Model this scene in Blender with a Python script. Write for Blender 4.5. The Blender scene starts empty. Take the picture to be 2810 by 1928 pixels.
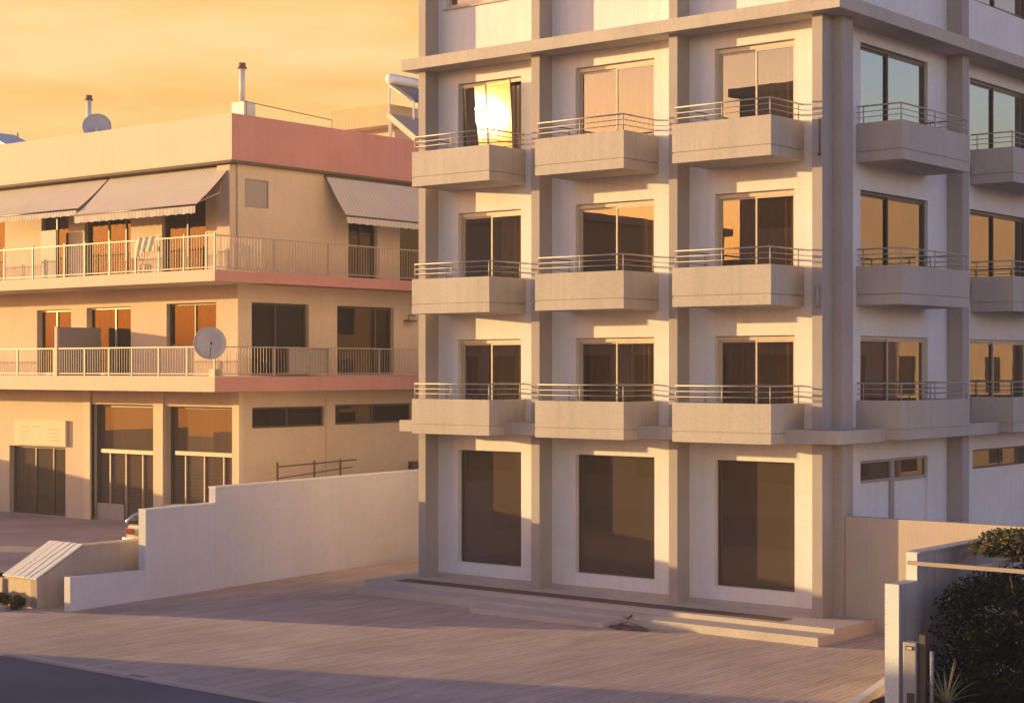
import bpy, bmesh, math, random
from mathutils import Vector, Matrix
random.seed(7)
R = math.radians
sc = bpy.context.scene

# ------------------------------------------------------------------ camera
cd = bpy.data.cameras.new('camera'); cam = bpy.data.objects.new('camera', cd)
sc.collection.objects.link(cam); sc.camera = cam
cam.location = (17.431, -31.560, 5.2)
cam.rotation_euler = (R(90), 0, R(39.1))
cd.sensor_width = 36; cd.lens = 60.74; cd.shift_y = 0.0164
cd.clip_start = 0.5; cd.clip_end = 3000

# ------------------------------------------------------------------ light
SUN_AZ, SUN_EL = 21.0, 5.1          # heading the rays travel (from +X towards +Y), elevation
sd = bpy.data.lights.new('sun', 'SUN'); sun = bpy.data.objects.new('sun', sd)
sc.collection.objects.link(sun)
sd.energy = 5.0; sd.angle = R(0.55); sd.color = (1.0, 0.69, 0.28)
ray = Vector((math.cos(R(SUN_AZ))*math.cos(R(SUN_EL)), math.sin(R(SUN_AZ))*math.cos(R(SUN_EL)), -math.sin(R(SUN_EL))))
sun.rotation_euler = ray.to_track_quat('-Z', 'Y').to_euler()

w = bpy.data.worlds.new('World'); sc.world = w; w.use_nodes = True
nt = w.node_tree; nt.nodes.clear()
def nn(t, typ, **kw):
    n = t.nodes.new(typ)
    for k, v in kw.items(): setattr(n, k, v)
    return n
sky = nn(nt, 'ShaderNodeTexSky', sky_type='NISHITA', sun_disc=False)
sky.sun_elevation = R(SUN_EL); sky.sun_rotation = R(270 - SUN_AZ)
sky.air_density = 1.6; sky.dust_density = 3.0; sky.ozone_density = 2.0
tc = nn(nt, 'ShaderNodeTexCoord')
sep = nn(nt, 'ShaderNodeSeparateXYZ'); nt.links.new(tc.outputs['Generated'], sep.inputs[0])
# warm evening air low in the sky, strongest on the sunset side
dotn = nn(nt, 'ShaderNodeVectorMath', operation='DOT_PRODUCT')
nt.links.new(tc.outputs['Generated'], dotn.inputs[0]); dotn.inputs[1].default_value = (-0.90, 0.43, 0)
az = nn(nt, 'ShaderNodeMapRange'); az.interpolation_type = 'SMOOTHSTEP'
nt.links.new(dotn.outputs['Value'], az.inputs[0])
az.inputs[1].default_value = -0.15; az.inputs[2].default_value = 0.85; az.inputs[3].default_value = 0.0; az.inputs[4].default_value = 1.0
el = nn(nt, 'ShaderNodeMapRange'); el.interpolation_type = 'SMOOTHSTEP'
nt.links.new(sep.outputs['Z'], el.inputs[0])
el.inputs[1].default_value = 0.22; el.inputs[2].default_value = 0.38; el.inputs[3].default_value = 1.0; el.inputs[4].default_value = 0.0
wf = nn(nt, 'ShaderNodeMath', operation='MULTIPLY'); nt.links.new(az.outputs[0], wf.inputs[0]); nt.links.new(el.outputs[0], wf.inputs[1])
# soft streaky cloud
mp = nn(nt, 'ShaderNodeMapping'); nt.links.new(tc.outputs['Generated'], mp.inputs[0]); mp.inputs['Scale'].default_value = (3, 3, 18); mp.inputs['Rotation'].default_value = (R(4), R(-3), 0)
cl = nn(nt, 'ShaderNodeTexNoise'); nt.links.new(mp.outputs[0], cl.inputs['Vector']); cl.inputs['Scale'].default_value = 1.6; cl.inputs['Detail'].default_value = 5; cl.inputs['Roughness'].default_value = 0.55
warm = nn(nt, 'ShaderNodeValToRGB'); nt.links.new(cl.outputs['Fac'], warm.inputs[0])
warm.color_ramp.elements[0].position = 0.36; warm.color_ramp.elements[0].color = (5.25, 3.05, 0.90, 1)
warm.color_ramp.elements[1].position = 0.62; warm.color_ramp.elements[1].color = (5.6, 3.9, 1.72, 1)
tint = nn(nt, 'ShaderNodeMix', data_type='RGBA', blend_type='MULTIPLY'); tint.inputs['Factor'].default_value = 1.0
nt.links.new(sky.outputs[0], tint.inputs['A'])
dusk = nn(nt, 'ShaderNodeValToRGB'); nt.links.new(sep.outputs['Z'], dusk.inputs[0])
de = dusk.color_ramp.elements; de.new(0.15); de.new(0.34)
for e_, (p_, c_) in zip(de, ((0.0, (12.8, 11.0, 12.4)), (0.15, (10.2, 8.8, 10.6)), (0.34, (2.0, 2.2, 3.8)), (1.0, (0.18, 0.36, 1.25)))): e_.position = p_; e_.color = (*c_, 1)
# the eastern sky is already dimmer than the western one
ew = nn(nt, 'ShaderNodeVectorMath', operation='DOT_PRODUCT'); nt.links.new(tc.outputs['Generated'], ew.inputs[0]); ew.inputs[1].default_value = (-0.75, -0.66, 0)
ewm = nn(nt, 'ShaderNodeMapRange'); nt.links.new(ew.outputs['Value'], ewm.inputs[0]); ewm.inputs[1].default_value = -1; ewm.inputs[2].default_value = 1
ewr = nn(nt, 'ShaderNodeValToRGB'); nt.links.new(ewm.outputs[0], ewr.inputs[0])
ewr.color_ramp.elements[0].color = (0.50, 0.54, 0.76, 1); ewr.color_ramp.elements[1].color = (1.25, 1.14, 1.06, 1)
dm = nn(nt, 'ShaderNodeMix', data_type='RGBA', blend_type='MULTIPLY'); dm.inputs['Factor'].default_value = 1
nt.links.new(dusk.outputs[0], dm.inputs['A']); nt.links.new(ewr.outputs[0], dm.inputs['B']); nt.links.new(dm.outputs['Result'], tint.inputs['B'])
mx = nn(nt, 'ShaderNodeMix', data_type='RGBA')
nt.links.new(wf.outputs[0], mx.inputs['Factor']); nt.links.new(tint.outputs['Result'], mx.inputs['A']); nt.links.new(warm.outputs[0], mx.inputs['B'])
bg = nn(nt, 'ShaderNodeBackground'); bg.inputs['Strength'].default_value = 0.1
nt.links.new(mx.outputs['Result'], bg.inputs['Color'])
wo = nn(nt, 'ShaderNodeOutputWorld'); nt.links.new(bg.outputs[0], wo.inputs[0])

sc.view_settings.view_transform = 'Standard'; sc.view_settings.look = 'None'
sc.view_settings.exposure = 0.90; sc.view_settings.gamma = 1
sc.cycles.max_bounces = 8; sc.cycles.transparent_max_bounces = 8; sc.cycles.caustics_reflective = False

# ------------------------------------------------------------------ materials
def base_mat(name):
    m = bpy.data.materials.new(name); m.use_nodes = True
    return m, m.node_tree, m.node_tree.nodes['Principled BSDF']
def plaster(name, col, var=0.10, rough=0.9, bump=0.25, bscale=60, spec=0.2, streak=0.0, vscale=0.7):
    m, t, p = base_mat(name)
    p.inputs['Roughness'].default_value = rough; p.inputs['Specular IOR Level'].default_value = spec
    g = nn(t, 'ShaderNodeNewGeometry')
    n1 = nn(t, 'ShaderNodeTexNoise'); n1.inputs['Scale'].default_value = vscale; n1.inputs['Detail'].default_value = 6; n1.inputs['Roughness'].default_value = 0.6
    t.links.new(g.outputs['Position'], n1.inputs['Vector'])
    n2 = nn(t, 'ShaderNodeTexNoise'); n2.inputs['Scale'].default_value = bscale; n2.inputs['Detail'].default_value = 3
    t.links.new(g.outputs['Position'], n2.inputs['Vector'])
    r = nn(t, 'ShaderNodeValToRGB'); t.links.new(n1.outputs['Fac'], r.inputs[0])
    r.color_ramp.elements[0].position = 0.3; r.color_ramp.elements[1].position = 0.7
    r.color_ramp.elements[0].color = (*[c*(1-var) for c in col], 1); r.color_ramp.elements[1].color = (*[min(1, c*(1+var*0.5)) for c in col], 1)
    last = r.outputs[0]
    mm = nn(t, 'ShaderNodeMapping'); mm.inputs['Scale'].default_value = (7, 7, 0.35); t.links.new(g.outputs['Position'], mm.inputs[0])
    n3 = nn(t, 'ShaderNodeTexNoise'); n3.inputs['Scale'].default_value = 1.0; n3.inputs['Detail'].default_value = 4; t.links.new(mm.outputs[0], n3.inputs['Vector'])
    r3 = nn(t, 'ShaderNodeMapRange'); t.links.new(n3.outputs['Fac'], r3.inputs[0]); r3.inputs[1].default_value = 0.3; r3.inputs[2].default_value = 0.55; r3.inputs[3].default_value = 1-streak; r3.inputs[4].default_value = 1
    x = nn(t, 'ShaderNodeMix', data_type='RGBA', blend_type='MULTIPLY'); x.inputs['Factor'].default_value = 1
    t.links.new(last, x.inputs['A']); t.links.new(r3.outputs[0], x.inputs['B'])
    n4 = nn(t, 'ShaderNodeTexNoise'); n4.inputs['Scale'].default_value = 38; n4.inputs['Detail'].default_value = 2; t.links.new(g.outputs['Position'], n4.inputs['Vector'])
    r4 = nn(t, 'ShaderNodeMapRange'); t.links.new(n4.outputs['Fac'], r4.inputs[0]); r4.inputs[1].default_value = 0.3; r4.inputs[2].default_value = 0.7; r4.inputs[3].default_value = 0.89; r4.inputs[4].default_value = 1.08
    x4 = nn(t, 'ShaderNodeMix', data_type='RGBA', blend_type='MULTIPLY'); x4.inputs['Factor'].default_value = 1
    t.links.new(x.outputs['Result'], x4.inputs['A']); t.links.new(r4.outputs[0], x4.inputs['B']); t.links.new(x4.outputs['Result'], p.inputs['Base Color'])
    b = nn(t, 'ShaderNodeBump'); b.inputs['Strength'].default_value = bump; b.inputs['Distance'].default_value = 0.01
    t.links.new(n2.outputs['Fac'], b.inputs['Height']); t.links.new(b.outputs[0], p.inputs['Normal'])
    return m
def plain(name, col, rough=0.5, metal=0.0, spec=0.4, bump=0.0):
    m, t, p = base_mat(name)
    p.inputs['Roughness'].default_value = rough; p.inputs['Metallic'].default_value = metal; p.inputs['Specular IOR Level'].default_value = spec
    g = nn(t, 'ShaderNodeNewGeometry'); n1 = nn(t, 'ShaderNodeTexNoise'); n1.inputs['Scale'].default_value = 5; n1.inputs['Detail'].default_value = 4
    t.links.new(g.outputs['Position'], n1.inputs['Vector'])
    r = nn(t, 'ShaderNodeValToRGB'); t.links.new(n1.outputs['Fac'], r.inputs[0])
    r.color_ramp.elements[0].color = (*[c*0.85 for c in col], 1); r.color_ramp.elements[1].color = (*[min(1, c*1.08) for c in col], 1)
    t.links.new(r.outputs[0], p.inputs['Base Color'])
    return m
def glass(name, refl, tr=(0.45, 0.40, 0.36), gl=(0.95, 0.84, 0.74), rough=0.0, extra=None, film=((0.30, 0.20, 0.14), 0.10)):
    m = bpy.data.materials.new(name); m.use_nodes = True; t = m.node_tree; t.nodes.clear()
    o = nn(t, 'ShaderNodeOutputMaterial'); a = nn(t, 'ShaderNodeBsdfTransparent'); a.inputs[0].default_value = (*tr, 1)
    gg = nn(t, 'ShaderNodeBsdfAnisotropic', distribution='BECKMANN' if rough else 'GGX'); gg.inputs['Color'].default_value = (*gl, 1); gg.inputs['Roughness'].default_value = rough
    fr = nn(t, 'ShaderNodeLayerWeight'); fr.inputs['Blend'].default_value = 0.35
    ma = nn(t, 'ShaderNodeMapRange'); t.links.new(fr.outputs['Facing'], ma.inputs[0]); ma.inputs[3].default_value = refl*0.55; ma.inputs[4].default_value = min(1, refl*2.2)
    mix = nn(t, 'ShaderNodeMixShader'); t.links.new(ma.outputs[0], mix.inputs[0]); t.links.new(a.outputs[0], mix.inputs[1])
    # slight waviness of float glass
    g = nn(t, 'ShaderNodeNewGeometry'); n = nn(t, 'ShaderNodeTexNoise'); n.inputs['Scale'].default_value = 1.3; t.links.new(g.outputs['Position'], n.inputs['Vector'])
    b = nn(t, 'ShaderNodeBump'); b.inputs['Strength'].default_value = 0.02; b.inputs['Distance'].default_value = 0.02 if not rough else 0.0
    t.links.new(n.outputs['Fac'], b.inputs['Height']); t.links.new(b.outputs[0], gg.inputs['Normal'])
    last = gg.outputs[0]
    if film:  # brown diffuse part: dusty film, also standing in for street reflections
        df = nn(t, 'ShaderNodeBsdfDiffuse'); df.inputs['Color'].default_value = (*film[0], 1); fm_ = nn(t, 'ShaderNodeMixShader'); fm_.inputs[0].default_value = film[1]
        t.links.new(mix.outputs[0], fm_.inputs[1]); t.links.new(df.outputs[0], fm_.inputs[2]); t.links.new(fm_.outputs[0], o.inputs[0])
    if extra:
        g2 = nn(t, 'ShaderNodeBsdfAnisotropic', distribution='BECKMANN'); g2.inputs['Color'].default_value = (*gl, 1); g2.inputs['Roughness'].default_value = extra[0]
        mm = nn(t, 'ShaderNodeMixShader'); mm.inputs[0].default_value = extra[1]; t.links.new(last, mm.inputs[1]); t.links.new(g2.outputs[0], mm.inputs[2]); last = mm.outputs[0]
    t.links.new(last, mix.inputs[2])
    if not film: t.links.new(mix.outputs[0], o.inputs[0])
    return m
def paving(name, c0, c1, mortar, bw, rh, rot=True, wob=0.06, bump=0.5):
    m, t, p = base_mat(name); p.inputs['Roughness'].default_value = 0.85; p.inputs['Specular IOR Level'].default_value = 0.25
    g = nn(t, 'ShaderNodeNewGeometry')
    n0 = nn(t, 'ShaderNodeTexNoise'); n0.inputs['Scale'].default_value = 0.55; n0.inputs['Detail'].default_value = 2; t.links.new(g.outputs['Position'], n0.inputs['Vector'])
    sub = nn(t, 'ShaderNodeVectorMath', operation='SUBTRACT'); t.links.new(n0.outputs['Color'], sub.inputs[0]); sub.inputs[1].default_value = (0.5, 0.5, 0.5)
    scl = nn(t, 'ShaderNodeVectorMath', operation='SCALE'); t.links.new(sub.outputs[0], scl.inputs[0]); scl.inputs['Scale'].default_value = wob*4
    add = nn(t, 'ShaderNodeVectorMath', operation='ADD'); t.links.new(g.outputs['Position'], add.inputs[0]); t.links.new(scl.outputs[0], add.inputs[1])
    mp = nn(t, 'ShaderNodeMapping'); t.links.new(add.outputs[0], mp.inputs[0])
    if rot: mp.inputs['Rotation'].default_value = (0, 0, R(90-6))
    br = nn(t, 'ShaderNodeTexBrick'); t.links.new(mp.outputs[0], br.inputs['Vector'])
    br.inputs['Color1'].default_value = (*c0, 1); br.inputs['Color2'].default_value = (*c1, 1); br.inputs['Mortar'].default_value = (*mortar, 1)
    br.inputs['Scale'].default_value = 1; br.inputs['Brick Width'].default_value = bw; br.inputs['Row Height'].default_value = rh; br.inputs['Mortar Size'].default_value = 0.012; br.inputs['Mortar Smooth'].default_value = 0.3
    n1 = nn(t, 'ShaderNodeTexNoise'); n1.inputs['Scale'].default_value = 0.35; n1.inputs['Detail'].default_value = 7; n1.inputs['Roughness'].default_value = 0.65; t.links.new(g.outputs['Position'], n1.inputs['Vector'])
    mr = nn(t, 'ShaderNodeMapRange'); t.links.new(n1.outputs['Fac'], mr.inputs[0]); mr.inputs[1].default_value = 0.3; mr.inputs[2].default_value = 0.7; mr.inputs[3].default_value = 0.72; mr.inputs[4].default_value = 1.12
    mp2 = nn(t, 'ShaderNodeMapping'); t.links.new(add.outputs[0], mp2.inputs[0]); mp2.inputs['Scale'].default_value = (5, 0.5, 1); mp2.inputs['Rotation'].default_value = (0, 0, R(8))
    n2 = nn(t, 'ShaderNodeTexNoise'); n2.inputs['Scale'].default_value = 1.2; n2.inputs['Detail'].default_value = 5; t.links.new(mp2.outputs[0], n2.inputs['Vector'])
    mr2 = nn(t, 'ShaderNodeMapRange'); t.links.new(n2.outputs['Fac'], mr2.inputs[0]); mr2.inputs[1].default_value = 0.35; mr2.inputs[2].default_value = 0.65; mr2.inputs[3].default_value = 0.83; mr2.inputs[4].default_value = 1.06
    m1 = nn(t, 'ShaderNodeMath', operation='MULTIPLY'); t.links.new(mr.outputs[0], m1.inputs[0]); t.links.new(mr2.outputs[0], m1.inputs[1])
    x = nn(t, 'ShaderNodeMix', data_type='RGBA', blend_type='MULTIPLY'); x.inputs['Factor'].default_value = 1
    t.links.new(br.outputs['Color'], x.inputs['A']); t.links.new(m1.outputs[0], x.inputs['B']); t.links.new(x.outputs['Result'], p.inputs['Base Color'])
    n3 = nn(t, 'ShaderNodeTexNoise'); n3.inputs['Scale'].default_value = 30; n3.inputs['Detail'].default_value = 4; t.links.new(g.outputs['Position'], n3.inputs['Vector'])
    ad = nn(t, 'ShaderNodeMath', operation='MULTIPLY_ADD'); t.links.new(n3.outputs['Fac'], ad.inputs[0]); ad.inputs[1].default_value = 0.4
    inv = nn(t, 'ShaderNodeMath', operation='MULTIPLY_ADD'); t.links.new(br.outputs['Fac'], inv.inputs[0]); inv.inputs[1].default_value = -0.6
    t.links.new(n2.outputs['Fac'], inv.inputs[2]); t.links.new(inv.outputs[0], ad.inputs[2])
    b = nn(t, 'ShaderNodeBump'); b.inputs['Strength'].default_value = bump; b.inputs['Distance'].default_value = 0.012
    t.links.new(ad.outputs[0], b.inputs['Height']); t.links.new(b.outputs[0], p.inputs['Normal'])
    return m
def leafy(name, cols, rough=0.6, trans=0.25):
    m = bpy.data.materials.new(name); m.use_nodes = True; t = m.node_tree; t.nodes.clear()
    o = nn(t, 'ShaderNodeOutputMaterial'); g = nn(t, 'ShaderNodeNewGeometry')
    r = nn(t, 'ShaderNodeValToRGB'); t.links.new(g.outputs['Random Per Island'], r.inputs[0])
    e = r.color_ramp.elements
    while len(e) < len(cols): e.new(0.5)
    for i, c in enumerate(cols): e[i].position = i/(len(cols)-1); e[i].color = (*c, 1)
    d = nn(t, 'ShaderNodeBsdfPrincipled'); d.inputs['Roughness'].default_value = rough; d.inputs['Specular IOR Level'].default_value = 0.12; t.links.new(r.outputs[0], d.inputs['Base Color'])
    tr = nn(t, 'ShaderNodeBsdfTranslucent'); t.links.new(r.outputs[0], tr.inputs[0])
    mx = nn(t, 'ShaderNodeMixShader'); mx.inputs[0].default_value = trans; t.links.new(d.outputs[0], mx.inputs[1]); t.links.new(tr.outputs[0], mx.inputs[2]); t.links.new(mx.outputs[0], o.inputs[0])
    return m

M = {}
M['white'] = plaster('white_plaster', (0.80, 0.77, 0.75), 0.06, streak=0.06)
M['beige'] = plaster('beige_render', (0.52, 0.46, 0.40), 0.10, streak=0.09, bump=0.35)
M['beige2'] = plaster('beige_pilaster_render', (0.42, 0.365, 0.335), 0.08, streak=0.04, bump=0.3)
M['cream'] = plaster('cream_plaster', (0.66, 0.52, 0.38), 0.07, streak=0.04)
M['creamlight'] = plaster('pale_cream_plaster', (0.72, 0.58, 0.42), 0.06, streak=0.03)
M['red'] = plaster('faded_red_plaster', (0.55, 0.27, 0.24), 0.08, streak=0.06)
M['wallwhite'] = plaster('whitewashed_wall', (0.68, 0.65, 0.70), 0.08, streak=0.035)  # white wall with the lavender of its shade mixed into the colour
M['wallend'] = plaster('white_and_sunlit_paint', (0.85, 0.82, 0.78), 0.05, streak=0.05)  # white paint, also carrying the sunlit look of the wall ends
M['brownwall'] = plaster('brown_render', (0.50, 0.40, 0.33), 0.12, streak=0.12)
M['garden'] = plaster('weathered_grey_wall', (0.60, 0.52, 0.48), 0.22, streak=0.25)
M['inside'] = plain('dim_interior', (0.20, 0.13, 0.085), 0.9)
M['frame'] = plain('champagne_aluminium', (0.62, 0.52, 0.40), 0.4, 0.1)
M['darkframe'] = plain('dark_brown_aluminium', (0.10, 0.07, 0.05), 0.4, 0.1)
M['rail'] = plain('satin_steel_rail', (0.46, 0.40, 0.35), 0.55, 0.35)
M['railw'] = plain('painted_iron_rail', (0.43, 0.34, 0.26), 0.5, 0.1)
M['glass'] = glass('window_glass', 0.20, film=((0.26, 0.19, 0.14), 0.05))
M['glassd'] = glass('shop_window_glass', 0.12, tr=(0.35, 0.28, 0.22), film=((0.27, 0.19, 0.14), 0.28))
M['glassl'] = glass('dark_window_glass', 0.07, gl=(0.80, 0.62, 0.45), tr=(0.38, 0.31, 0.26), film=((0.2, 0.14, 0.10), 0.04))
M['glassg'] = glass('sky_tinted_glass', 0.24, gl=(0.78, 0.92, 0.95))  # mirror tint carries the grey-green of the reflected sky
M['glare'] = glass('sun_catching_glass', 0.30, extra=(0.078, 0.0055))
M['curtain'] = plain('brown_curtain', (0.42, 0.26, 0.15), 0.9)
M['drape'] = plain('dark_ochre_drape', (0.22, 0.13, 0.055), 0.9)
M['curtainl'] = plain('pale_net_curtain', (0.40, 0.31, 0.23), 0.9)
M['shutter'] = plain('grey_brown_shutter', (0.36, 0.31, 0.28), 0.6)
M['tile'] = plaster('terrace_stone', (0.58, 0.50, 0.43), 0.12, bscale=20)
M['mat'] = plain('dark_brown_strip', (0.16, 0.09, 0.06), 0.85)
M['yard'] = paving('yard_pavers', (0.66, 0.51, 0.40), (0.635, 0.49, 0.385), (0.45, 0.34, 0.265), 0.6, 0.13)
M['asphalt'] = plaster('asphalt', (0.19, 0.175, 0.185), 0.25, bump=0.6, bscale=80, vscale=0.25)
M['concrete'] = plaster('concrete', (0.36, 0.33, 0.31), 0.2, bump=0.4, bscale=30)
M['lot'] = plaster('lot_concrete', (0.46, 0.37, 0.32), 0.25, bump=0.5, bscale=18, vscale=0.4)
M['soil'] = plaster('soil', (0.05, 0.035, 0.025), 0.3, bump=0.8, bscale=12)
M['metalgrey'] = plain('galvanised_sheet', (0.42, 0.38, 0.37), 0.5, 0.2)
M['flue'] = plain('dull_steel_flue', (0.66, 0.62, 0.60), 0.5, 0.0)
M['rust'] = plain('rusty_steel', (0.22, 0.09, 0.05), 0.8, 0.2)
M['dish'] = plain('dish_grey_enamel', (0.48, 0.46, 0.49), 0.5)
M['panel'] = plain('collector_glass', (0.10, 0.08, 0.08), 0.25)
M['tank'] = plain('white_enamel', (0.82, 0.80, 0.76), 0.25)
M['wood'] = plain('weathered_wood', (0.13, 0.085, 0.06), 0.85)
M['beam'] = plain('pale_timber', (0.48, 0.36, 0.26), 0.75)
M['paint'] = plain('car_silver_paint', (0.62, 0.56, 0.48), 0.22, 0.4)
M['black'] = plain('black_rubber', (0.02, 0.018, 0.016), 0.6)
M['carglass'] = plain('car_window', (0.03, 0.025, 0.022), 0.08)
M['lamp'] = plain('lamp_lens', (0.22, 0.06, 0.03), 0.15)
M['signb'] = plain('pale_signboard', (0.78, 0.65, 0.46), 0.95, spec=0.1)
M['ink'] = plain('faded_lettering', (0.55, 0.36, 0.16), 0.7)
M['bark'] = plain('bark', (0.08, 0.055, 0.04), 0.9)
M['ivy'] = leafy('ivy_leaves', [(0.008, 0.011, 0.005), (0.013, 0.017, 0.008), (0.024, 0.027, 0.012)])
M['flower'] = leafy('flowering_shrub', [(0.02, 0.035, 0.012), (0.05, 0.07, 0.02), (0.10, 0.10, 0.03), (0.55, 0.35, 0.18)])
M['dry'] = leafy('dry_shrub', [(0.05, 0.03, 0.015), (0.12, 0.06, 0.02), (0.07, 0.08, 0.02)])
M['yucca'] = leafy('strap_leaves', [(0.20, 0.21, 0.06), (0.36, 0.30, 0.14), (0.48, 0.35, 0.22)])  # sunlit brightness is put into the leaf colours
M['cloth'] = plain('patterned_cloth', (0.75, 0.62, 0.42), 0.9)
M['awn'] = None
def stripes(name, ca, cb, freq, axis):
    m, t, p = base_mat(name); p.inputs['Roughness'].default_value = 0.85; p.inputs['Specular IOR Level'].default_value = 0.1
    g = nn(t, 'ShaderNodeNewGeometry'); s = nn(t, 'ShaderNodeSeparateXYZ'); t.links.new(g.outputs['Position'], s.inputs[0])
    ml = nn(t, 'ShaderNodeMath', operation='MULTIPLY'); t.links.new(s.outputs[axis], ml.inputs[0]); ml.inputs[1].default_value = freq
    sn = nn(t, 'ShaderNodeMath', operation='SINE'); t.links.new(ml.outputs[0], sn.inputs[0])
    mr = nn(t, 'ShaderNodeMapRange'); t.links.new(sn.outputs[0], mr.inputs[0]); mr.inputs[1].default_value = 0.55; mr.inputs[2].default_value = 0.8
    n = nn(t, 'ShaderNodeTexNoise'); n.inputs['Scale'].default_value = 1.5; n.inputs['Detail'].default_value = 5; t.links.new(g.outputs['Position'], n.inputs['Vector'])
    x = nn(t, 'ShaderNodeMix', data_type='RGBA'); t.links.new(mr.outputs[0], x.inputs['Factor']); x.inputs['A'].default_value = (*ca, 1); x.inputs['B'].default_value = (*cb, 1)
    y = nn(t, 'ShaderNodeMix', data_type='RGBA', blend_type='MULTIPLY'); y.inputs['Factor'].default_value = 0.25; t.links.new(x.outputs['Result'], y.inputs['A']); t.links.new(n.outputs['Color'], y.inputs['B'])
    t.links.new(y.outputs['Result'], p.inputs['Base Color'])
    return m
M['awn'] = stripes('striped_awning_canvas', (0.64, 0.56, 0.49), (0.48, 0.41, 0.35), 2*math.pi/0.16, 'X')
M['awny'] = stripes('striped_side_awning_canvas', (0.66, 0.60, 0.57), (0.56, 0.50, 0.47), 2*math.pi/0.16, 'Y')
M['slat'] = stripes('roller_slats', (0.58, 0.42, 0.27), (0.34, 0.23, 0.14), 2*math.pi/0.11, 'Z')
M['reed'] = stripes('reed_screen', (0.66, 0.50, 0.30), (0.54, 0.39, 0.21), 2*math.pi/0.13, 'X')
M['ribbed'] = stripes('ribbed_wall_render', (0.56, 0.47, 0.40), (0.53, 0.44, 0.37), 2*math.pi/0.10, 'X')

# ------------------------------------------------------------------ mesh helpers
ID = Matrix.Identity(4)
RZ = Matrix.Rotation(R(90), 4, 'Z')      # facade frame (along, inward, up) -> side facade facing +X
class MB:
    def __init__(s, T=ID): s.bm = bmesh.new(); s.T = T
    def face(s, pts, mi=0):
        f = s.bm.faces.new([s.bm.verts.new(s.T @ Vector(p)) for p in pts]); f.material_index = mi; return f
    def box(s, x0, x1, y0, y1, z0, z1, mi=0, bev=0.0):
        if x0 > x1: x0, x1 = x1, x0
        if y0 > y1: y0, y1 = y1, y0
        v = [s.bm.verts.new(s.T @ Vector((x, y, z))) for z in (z0, z1) for y in (y0, y1) for x in (x0, x1)]
        fs = [s.bm.faces.new([v[i] for i in q]) for q in ((0,2,3,1),(4,5,7,6),(0,1,5,4),(2,6,7,3),(0,4,6,2),(1,3,7,5))]
        for f in fs: f.material_index = mi
        if bev:
            es = list({e for f in fs for e in f.edges})
            r = bmesh.ops.bevel(s.bm, geom=es, offset=bev, segments=2, affect='EDGES', profile=0.6)
            for f in r['faces']: f.material_index = mi
        return s
    def prism(s, poly, a, b, axis='Y', mi=0):
        # poly in the two other axes, extruded from a to b along axis
        def P(p, t): return {'Y': (p[0], t, p[1]), 'X': (t, p[0], p[1]), 'Z': (p[0], p[1], t)}[axis]
        n = len(poly)
        A = [s.bm.verts.new(s.T @ Vector(P(p, a))) for p in poly]; B = [s.bm.verts.new(s.T @ Vector(P(p, b))) for p in poly]
        fs = [s.bm.faces.new(A), s.bm.faces.new(B[::-1])]
        for i in range(n): fs.append(s.bm.faces.new([A[i], B[i], B[(i+1) % n], A[(i+1) % n]]))
        for f in fs: f.material_index = mi
        return s
    def tube(s, pts, r, mi=0, n=8, cap=True):
        pts = [s.T @ Vector(p) for p in pts]; rs = r if isinstance(r, (list, tuple)) else [r]*len(pts)
        rings = []
        for i, p in enumerate(pts):
            d = (pts[min(i+1, len(pts)-1)] - pts[max(i-1, 0)]).normalized()
            u = d.cross(Vector((0, 0, 1)) if abs(d.z) < 0.95 else Vector((1, 0, 0))).normalized(); v = d.cross(u)
            rings.append([s.bm.verts.new(p + rs[i]*(math.cos(2*math.pi*k/n)*u + math.sin(2*math.pi*k/n)*v)) for k in range(n)])
        for a, b in zip(rings, rings[1:]):
            for k in range(n):
                f = s.bm.faces.new([a[k], a[(k+1) % n], b[(k+1) % n], b[k]]); f.material_index = mi; f.smooth = True
        if cap:
            f = s.bm.faces.new(rings[0][::-1]); f.material_index = mi; f = s.bm.faces.new(rings[-1]); f.material_index = mi
        return s
    def lathe(s, prof, c, axis, mi=0, n=24):
        ax = Vector(axis).normalized(); u = ax.cross(Vector((0, 0, 1)) if abs(ax.z) < 0.95 else Vector((1, 0, 0))).normalized(); v = ax.cross(u)
        c = Vector(c); rings = []
        for r, h in prof:
            rings.append([s.bm.verts.new(s.T @ (c + ax*h + max(r, 1e-4)*(math.cos(2*math.pi*k/n)*u + math.sin(2*math.pi*k/n)*v))) for k in range(n)])
        for a, b in zip(rings, rings[1:]):
            for k in range(n):
                f = s.bm.faces.new([a[k], a[(k+1) % n], b[(k+1) % n], b[k]]); f.material_index = mi; f.smooth = True
        return s
    def wall(s, u0, u1, z0, z1, d, ops, rev=0.2, mi=0, rmi=None):
        # pierced wall face at depth d with reveals running inwards
        us = sorted({u0, u1, *[o[0] for o in ops], *[o[1] for o in ops]}); zs = sorted({z0, z1, *[o[2] for o in ops], *[o[3] for o in ops]})
        us = [u for u in us if u0 <= u <= u1]; zs = [z for z in zs if z0 <= z <= z1]
        for a, b in zip(us, us[1:]):
            for c, e in zip(zs, zs[1:]):
                mu, mz = (a+b)/2, (c+e)/2
                if any(o[0] < mu < o[1] and o[2] < mz < o[3] for o in ops): continue
                s.face([(a, d, c), (b, d, c), (b, d, e), (a, d, e)], mi)
        k = mi if rmi is None else rmi
        for o in ops:
            r = o[4] if len(o) > 4 else rev
            a, b, c, e = o[:4]
            s.face([(a, d, c), (a, d, e), (a, d+r, e), (a, d+r, c)], k); s.face([(b, d, e), (b, d, c), (b, d+r, c), (b, d+r, e)], k)
            s.face([(a, d, e), (b, d, e), (b, d+r, e), (a, d+r, e)], k); s.face([(b, d, c), (a, d, c), (a, d+r, c), (b, d+r, c)], k)
        return s
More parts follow.
